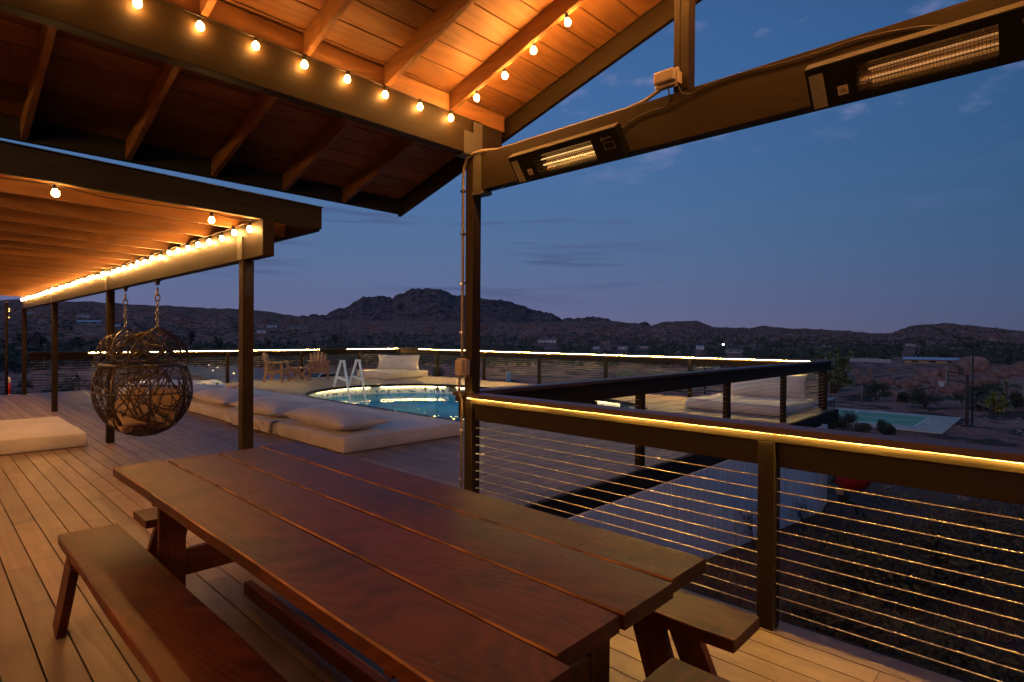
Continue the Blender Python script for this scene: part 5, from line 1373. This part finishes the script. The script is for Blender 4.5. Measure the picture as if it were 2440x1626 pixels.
# dry grass and ground litter near the deck
rng = random.Random(77); m = MB()
for i in range(5200):
    a = HEAD - R(46) + R(60) * rng.random() * (1 if i % 3 else 0.5); r_ = 4 + 34 * rng.random() ** 1.6
    x, y = r_ * math.cos(a), r_ * math.sin(a)
    if (x < 13.9 and y > 3.2) or x < 3.5: continue
    if noise.noise(Vector((x * 0.4, y * 0.4, 2))) < -0.05: continue
    z = tz(x, y); hh = rng.uniform(0.08, 0.36)
    for q in range(4):
        d = Vector((rng.gauss(0, .4), rng.gauss(0, .4), 1)).normalized() * hh; s_ = Vector((rng.gauss(0, 1), rng.gauss(0, 1), 0)).normalized() * (0.004 + r_ * 0.0004)
        o = Vector((x + rng.uniform(-.1, .1), y + rng.uniform(-.1, .1), z)); m.add([o - s_, o + s_, o + d], [(0, 1, 2)])
tag(m.build('dry_grass', M['straw'], fix=False), 'thin dry grass scattered over the slope below the deck', 'grass', kind='stuff')
m = MB()
for i in range(1500):
    a = HEAD - R(46) + R(50) * rng.random(); r_ = 5 + 62 * rng.random() ** 0.9
    x, y = r_ * math.cos(a), r_ * math.sin(a)
    if (x < 14.2 and y > 3.0) or x < 3.6 or (45 < x < 56 and 4.8 < y < 22.5): continue
    if noise.noise(Vector((x * 0.12, y * 0.12, 8))) < -0.1: continue
    k = rng.uniform(0.03, 0.10) * (1 + r_ / 60); z = tz(x, y); c_ = []
    for dx, dy, dz in ((-1, 0, 0), (0, -1, 0), (1, 0, 0), (0, 1, 0), (0, 0, 0.8), (0, 0, -1)): c_.append((x + dx * k * rng.uniform(.6, 1.3), y + dy * k * rng.uniform(.6, 1.3), z + dz * k))
    m.add(c_, [(0, 1, 4), (1, 2, 4), (2, 3, 4), (3, 0, 4)])
tag(m.build('scattered_stones', M['stone'], fix=False), 'small pale stones scattered over the desert ground', 'stones', kind='stuff')

# Joshua trees that stand out on the left plain
JL = ['dark Joshua tree on the plain, leftmost, behind the thin pole', 'dark Joshua tree between the two farthest brown posts', 'dark Joshua tree right of the second farthest post', 'spreading dark Joshua tree behind the hanging chair', 'dark Joshua tree right of the hanging chair chains', 'dark Joshua tree just left of the thick brown post', 'dark tree beyond the wooden armchairs', 'dark tree behind the utility pole']
for i, (x, y, hpx) in enumerate(((60, 838, 40), (95, 836, 44), (180, 838, 34), (222, 842, 30), (452, 836, 46), (520, 838, 36), (640, 832, 26), (800, 824, 26))):
    b = at(x, y, 400); k = pxm(b); rng = random.Random(300 + i); t = thing('joshua_tree', tuple(b), JL[i], 'tree', 'Joshua trees on the left plain')
    mt_ = MB(); mc = MB(); H_ = hpx * k
    for q in range(9):
        a = rng.uniform(0, TP); e = Vector((math.cos(a) * H_ * 0.36 * rng.uniform(.4, 1), math.sin(a) * H_ * 0.36 * rng.uniform(.4, 1), H_ * rng.uniform(0.5, 0.95)))
        mt_.tube([b - Vector((0, 0, .3)), b + Vector((0, 0, H_ * 0.3)), b + Vector((e.x * .6, e.y * .6, e.z * .7)), b + e], [0.05 * H_, 0.04 * H_, 0.025 * H_, 0.02 * H_], 6)
        leaves(mc, b + e, H_ * 0.17, H_ * 0.17, H_ * 0.15, 90, H_ * 0.035, rng, 3)
    mt_.build('trunk', M['bark'], t); mc.build('crown', M['leaf'], t, fix=False)

# ------------------------------------------------------------------ boulders
def boulder(label, xc, yb_, wpx, hpx, seed, group=None, tilt=0.2, dz=0.0):
    b = at(xc, yb_, 200); k = pxm(b); rng = random.Random(seed); s = side(b); f = Vector((b.x, b.y, 0)).normalized()
    m = MB(); n = 44; vs = []; mm_ = 26
    a_, h_, d_ = wpx * k / 2, hpx * k, wpx * k / 2 * rng.uniform(0.6, 0.9)
    for i in range(mm_ + 1):
        t_ = math.pi * i / mm_
        for j in range(n):
            ph = TP * j / n; v = Vector((math.sin(t_) * math.cos(ph), math.sin(t_) * math.sin(ph), math.cos(t_)))
            q = 1 + 0.24 * noise.fractal(v * 0.9 + Vector((seed, 0, 0)), 1.0, 2.1, 3) - 0.10 * (1 - min(1, abs(noise.noise(v * 1.1 + Vector((0, seed, 3)))) * 9))
            X, Y, Z = v.x * a_ * q, v.y * d_ * q, v.z * h_ * 0.75 * q
            Z += tilt * X * 0.6
            p = b + s * X + f * Y + Vector((0, 0, Z + h_ * 0.25)); vs.append(p)
    fs = [(i * n + j, (i + 1) * n + j, (i + 1) * n + (j + 1) % n, i * n + (j + 1) % n) for i in range(mm_) for j in range(n)]
    m.add(vs, fs)
    return tag(m.build('boulder', M['rock'], None, smooth=True, loc=tuple(b)), label, 'boulder', group or 'red granite boulders behind the court')
for i, q in enumerate((
    (2200, 905, 66, 28, 0.35, 'long sloping red boulder left of the backboard'), (2253, 896, 48, 24, 0.05, 'rounded boulder just above the backboard'),
    (2283, 885, 44, 26, 0.35, 'slanted boulder left of the lamp mast top'), (2320, 888, 64, 36, -0.05, 'largest domed boulder right of the lamp mast'),
    (2378, 900, 44, 20, 0.1, 'flat boulder right of the large dome'), (2425, 890, 44, 26, 0.3, 'boulder high at the right edge of the frame'),
    (2110, 918, 40, 20, 0.2, 'small upright boulder standing alone left of the long sloping one'), (2165, 922, 50, 20, 0.0, 'low grey boulder below the long sloping one'),
    (2060, 912, 40, 18, 0.1, 'leftmost low boulder beyond the yucca clump'), (2270, 935, 60, 26, 0.0, 'low boulder behind the hoop pole'),
    (2235, 915, 36, 16, 0.0, 'small boulder squeezed under the rounded boulder'), (2340, 918, 70, 22, 0.15, 'broad low boulder below the large dome'))):
    boulder(q[5], q[0], q[1], q[2], q[3], 500 + i, tilt=q[4])
rng = random.Random(8)
for i in range(26):
    boulder('small reddish rock in the outcrop behind the court', rng.uniform(2035, 2440), rng.uniform(885, 945), rng.uniform(14, 34), rng.uniform(7, 15), 600 + i, 'small rocks of the outcrop', rng.uniform(-.2, .3))

# ------------------------------------------------------------------ far houses, fence, car, road
HSP = []
def house(name, label, xc, yb_, wpx, hpx, wallm, roofm, rmax=1300, cat='house', gable=True, windows=2, lit=False, group='small houses on the plain and hillside'):
    b = at(xc, yb_, rmax); k = pxm(b); s = side(b); f = Vector((b.x, b.y, 0)).normalized(); ang = math.atan2(s.y, s.x)
    HSP.append((math.atan2(b.y, b.x), math.hypot(b.x, b.y), (wpx * 0.5 + 3) / FPX))
    t = thing(name, tuple(b), label, cat, group); w_, h_ = wpx * k, hpx * k; d_ = max(w_ * 0.5, 3)
    P_ = lambda a, c, z: b + s * a + f * c + Vector((0, 0, z))
    def bb(mb, a0, a1, c0, c1, z0, z1):
        vs = [P_(a, c, z) for a in (a0, a1) for c in (c0, c1) for z in (z0, z1)]
        mb.add(vs, [(0, 1, 3, 2), (4, 6, 7, 5), (0, 4, 5, 1), (2, 3, 7, 6), (0, 2, 6, 4), (1, 5, 7, 3)])
    hw = h_ * (0.62 if gable else 0.9)
    m = MB(); bb(m, -w_ / 2, w_ / 2, 0, d_, -1.5, hw); m.build('wall', M[wallm], t)
    m = MB()
    if gable:
        o = w_ * 0.04
        vs = [P_(-w_ / 2 - o, -o, hw), P_(w_ / 2 + o, -o, hw), P_(w_ / 2 + o, d_ + o, hw), P_(-w_ / 2 - o, d_ + o, hw), P_(-w_ / 2 - o, d_ / 2, h_), P_(w_ / 2 + o, d_ / 2, h_)]
        m.add(vs, [(0, 1, 5, 4), (2, 3, 4, 5), (0, 4, 3), (1, 2, 5), (3, 2, 1, 0)])
    else: bb(m, -w_ / 2 - .2, w_ / 2 + .2, -.2, d_ + .2, hw + 0.02, h_)
    m.build('roof', M[roofm], t)
    for i in range(windows):
        a = -w_ / 2 + w_ * (i + 0.6) / (windows + 0.2); m = MB(); bb(m, a - w_ * .06, a + w_ * .06, -0.06, -0.02, hw * 0.35, hw * 0.75); m.build('window', M['glassd'], t)
    return t
house('house', 'long low building with pale metal roof on the left hillside between the posts', 213, 774, 44, 10, 'hwall', 'roofm')
house('house', 'small pale house just above the long metal-roofed building', 198, 757, 24, 7, 'hwhite', 'roofd')
house('house', 'tiny roof high on the hillside at the far left', 74, 751, 28, 4, 'hwall', 'roofm', windows=0)
house('house', 'tiny white house right of the second farthest post', 280, 779, 11, 6, 'hwhite', 'roofm', windows=1)
house('house', 'low white house on the plain right of the thick brown post', 648, 783, 22, 6, 'hwhite', 'roofm')
house('house', 'dark roofed house with white gable trim left of the utility pole', 712, 784, 32, 8, 'hwall', 'roofd')
house('house', 'small white shed below the low white house', 623, 794, 20, 6, 'hwhite', 'roofd', windows=1)
house('house', 'white house with a taller right wing right of the corner post', 1312, 817, 26, 10, 'hwhite', 'roofd')
house('house', 'small white wing next to the taller white house', 1290, 817, 14, 8, 'hwhite', 'roofd', windows=1)
house('house', 'tan house lit warm at the foot of the low hills', 1442, 820, 20, 6, 'htan', 'roofd')
house('house', 'tiny white house above the lit rail, left of the white pair', 1421, 832, 14, 5, 'hwhite', 'roofm', windows=1)
house('house', 'pair of white walls half hidden by scrub', 1484, 833, 22, 9, 'hwhite', 'roofd')
house('house', 'flat white roof low in the scrub at the middle', 1534, 830, 20, 4, 'hwall', 'roofm', windows=0, gable=False)
house('house', 'tiny white hut just above the bright part of the rail', 1612, 840, 12, 6, 'hwhite', 'roofm', windows=1)
house('house', 'white house with a sloping roof left of the bright lamp', 1668, 833, 18, 9, 'hwhite', 'roofm', windows=1)
house('house', 'wide grey shed under the bright lamp', 1750, 842, 38, 10, 'hwall', 'roofd')
house('barn', 'long barn with blue-grey metal roof and red base behind the boulders', 2222, 868, 110, 15, 'htan', 'roofm', cat='barn', windows=3, group='barns')
house('house', 'flat pale strip of roof high on the right hillside', 2170, 824, 20, 3, 'hwall', 'roofm', windows=0, gable=False)
b = at(1723, 838, 600); k = pxm(b)
t = thing('yard_lamp', tuple(b), 'bright white yard lamp on a pole above the grey shed', 'lamp')
m = MB(); m.tube([b, b + Vector((0, 0, 15 * k))], 0.1, 6); m.build('pole', M['blackpaint'], t); m = MB(); m.ball(b + Vector((0, 0, 16.5 * k)), 2.0 * k, 10); m.build('lamp_head', M['farlamp'], t, smooth=True)
# white fence
HSP.append((math.atan2(ray(2044, 850).y, ray(2044, 850).x), 190, 90 / FPX))
t = thing('white_fence', (170, 40, -4.5), 'long white rail fence on the plain beyond the court', 'fence')
m = MB(); n_ = 44
def at_d(x, dist):
    d = ray(x, 850); d = d / math.hypot(d.x, d.y); p = CP + d * dist; return Vector((p.x, p.y, tz(p.x, p.y)))
A_ = at_d(1966, 186); B_ = at_d(2122, 176)
pts = [A_.lerp(B_, q / n_) for q in range(n_ + 1)]; pts = [Vector((p.x, p.y, tz(p.x, p.y))) for p in pts]
for p in pts: m.box(p.x - .06, p.x + .06, p.y - .06, p.y + .06, p.z - .2, p.z + 0.95)
m.build('posts', M['hwhite'], t)
m = MB()
for z in (0.35, 0.65, 0.95): m.tube([p + Vector((0, 0, z)) for p in pts], 0.05, 4)
m.build('rails', M['hwhite'], t)
# utility pole
b = at(813, 838, 300); k = pxm(b); t = thing('utility_pole', tuple(b), 'lone wooden utility pole behind the back rail', 'utility pole')
m = MB(); m.tube([b - Vector((0, 0, .5)), b + Vector((0, 0, 84 * k))], [0.20, 0.15], 8); m.build('pole', M['bark'], t, smooth=True)
m = MB(); s = side(b); p = b + Vector((0, 0, 79 * k)); m.beam(p - s * 1.1, p + s * 1.1, 0.12, 0.12); m.build('crossarm', M['bark'], t)
# parked car
cc = Vector((0, 0, 0)); d = ray(786, 885); d = d / math.hypot(d.x, d.y); p = CP + d * 72; p.z = tz(p.x, p.y)
car = thing('parked_car', tuple(p), 'white estate car parked beyond the back rail behind the armchair', 'car', rz=0)
an = math.atan2(side(p).y, side(p).x) + R(35)
def carp(mb, poly, y0, y1):
    b0 = len(mb.v); mb.prism(poly, y0, y1, 'y')
    for i in range(b0, len(mb.v)):
        v = mb.v[i]; mb.v[i] = p + Matrix.Rotation(an, 3, 'Z') @ v
body = [(-2.25, 0.35), (2.25, 0.35), (2.3, 0.75), (2.1, 0.98), (1.1, 1.06), (0.45, 1.55), (-1.7, 1.58), (-2.2, 1.1), (-2.3, 0.7)]
m = MB(); carp(m, body, -0.88, 0.88); m.build('body', M['carpaint'], car, bevel=0.06)
m = MB(); carp(m, [(-2.02, 1.08), (0.95, 1.08), (0.45, 1.48), (-1.68, 1.50)], -0.895, 0.895); m.build('side_glass', M['glassd'], car)
m = MB(); carp(m, [(-2.26, 1.10), (-2.20, 1.12), (-1.76, 1.53), (-1.84, 1.55)], -0.72, 0.72); m.build('rear_window', M['glassd'], car)
for x in (-1.4, 1.4):
    for y in (-0.8, 0.8):
        m = MB(); c = p + Matrix.Rotation(an, 3, 'Z') @ Vector((x, y, 0.34)); dv = Matrix.Rotation(an, 3, 'Z') @ Vector((0, 0.1, 0)); m.tube([c - dv, c + dv], 0.33, 16); m.build('wheel', M['dark'], car)
# blue panel on the sand
b = at(1212, 913, 120); k = pxm(b); m = MB(); s = side(b)
m.beam(b + Vector((0, 0, -0.1)), b + Vector((0, 0, 27 * k)), 9 * k, 0.12, Vector((b.x, b.y, 0)).normalized())
m.build('panel', M['blue'], thing('sand_sign', tuple(b), 'narrow pale blue upright panel on the sand beyond the rail', 'panel'), bevel=0.02)
ch = [o for o in bpy.data.objects if o.name.startswith('sand_sign')][0]
m = MB(); m.beam(b + Vector((0, 0, -0.1)) - s * 5.2 * k, b + Vector((0, 0, 27.5 * k)) - s * 5.2 * k, 1.5 * k, 0.16, Vector((b.x, b.y, 0)).normalized()); m.build('edge_post', M['hwhite'], ch)
# pale road with small lights
rd = MB(); c_pts = [at(x, y, 400) for x, y in ((430, 862), (470, 868), (510, 880), (560, 893), (620, 906), (680, 915))]
L_ = []; 
for i, c in enumerate(c_pts):
    d = (c_pts[min(i + 1, 5)] - c_pts[max(i - 1, 0)]); d.z = 0; d.normalize(); n_ = Vector((-d.y, d.x, 0)); L_ += [c + n_ * 6 + Vector((0, 0, .25)), c - n_ * 6 + Vector((0, 0, .25))]
rd.add(L_, [(2 * i, 2 * i + 1, 2 * i + 3, 2 * i + 2) for i in range(5)]); tag(rd.build('road', M['grey_road']), kind='structure')
for i, (x, y) in enumerate(((498, 875), (518, 881), (507, 889), (557, 896))):
    b = at(x, y, 300); t = thing('path_light', tuple(b), ['farthest tiny warm light beside the pale road', 'second farthest tiny warm light, right side of the pale road', 'tiny warm light on the left side of the pale road', 'nearest tiny warm light, just left of the thick brown post'][i], 'path light', 'path lights beside the pale road')
    m = MB(); m.tube([b, b + Vector((0, 0, .3))], 0.03, 5); m.build('stake', M['dark'], t); m = MB(); m.ball(b + Vector((0, 0, .36)), 0.09, 8); m.build('lamp', M['pathlamp'], t)

# far scrub: clumps over the plain and the hills
rng = random.Random(99); m = MB(); nb_ = 0
vs = []; fs = []
def clump(x, y, r_, h, nl):
    z = tz(x, y)
    for q in range(nl):
        d = Vector((rng.gauss(0, .5), rng.gauss(0, .5), rng.uniform(0.1, 1)))
        p = Vector((x + d.x * r_, y + d.y * r_, z + d.z * h)); k = r_ * rng.uniform(0.25, 0.6)
        u = Vector((rng.gauss(0, 1), rng.gauss(0, 1), rng.gauss(0, .7))).normalized() * k; w_ = u.orthogonal().normalized() * k * 0.7
        b = len(vs); vs.extend([p - u - w_, p + u - w_ * 0.6, p + w_]); fs.append((b, b + 1, b + 2))
for i in range(24000):
    a = HEAD + R(rng.uniform(-50, 50)); u = rng.random()
    r_ = 55 + 1350 * u ** 1.5
    x, y = r_ * math.cos(a), r_ * math.sin(a)
    if r_ < 68 and a < HEAD - R(20) and x < 60: continue
    if any(abs(a - ha) < hw_ and hr - 150 < r_ < hr + 12 for ha, hr, hw_ in HSP): continue
    dn = noise.noise(Vector((x * 0.012, y * 0.012, 5))) + 0.5 * noise.noise(Vector((x * 0.05, y * 0.05, 5)))
    left = a > HEAD + R(5)
    lim = 0.30 if r_ < 120 else (-0.42 if r_ < 560 else -0.02)
    if r_ < 120 and left and rng.random() < 0.6: continue
    if dn < lim: continue
    sz = rng.uniform(0.5, 1.35) * (1.7 if rng.random() < 0.15 else 1.0) * (0.75 if r_ < 120 else 1) * (1.25 if r_ > 700 else 1)
    clump(x, y, sz, sz * rng.uniform(0.9, 1.7), 14 if r_ < 250 else (10 if r_ < 600 else 6))
m.add(vs, fs); 
tag(m.build('desert_scrub', M['leaf'], fix=False), 'dark desert scrub covering the plain and lower hills', 'scrub', kind='stuff')
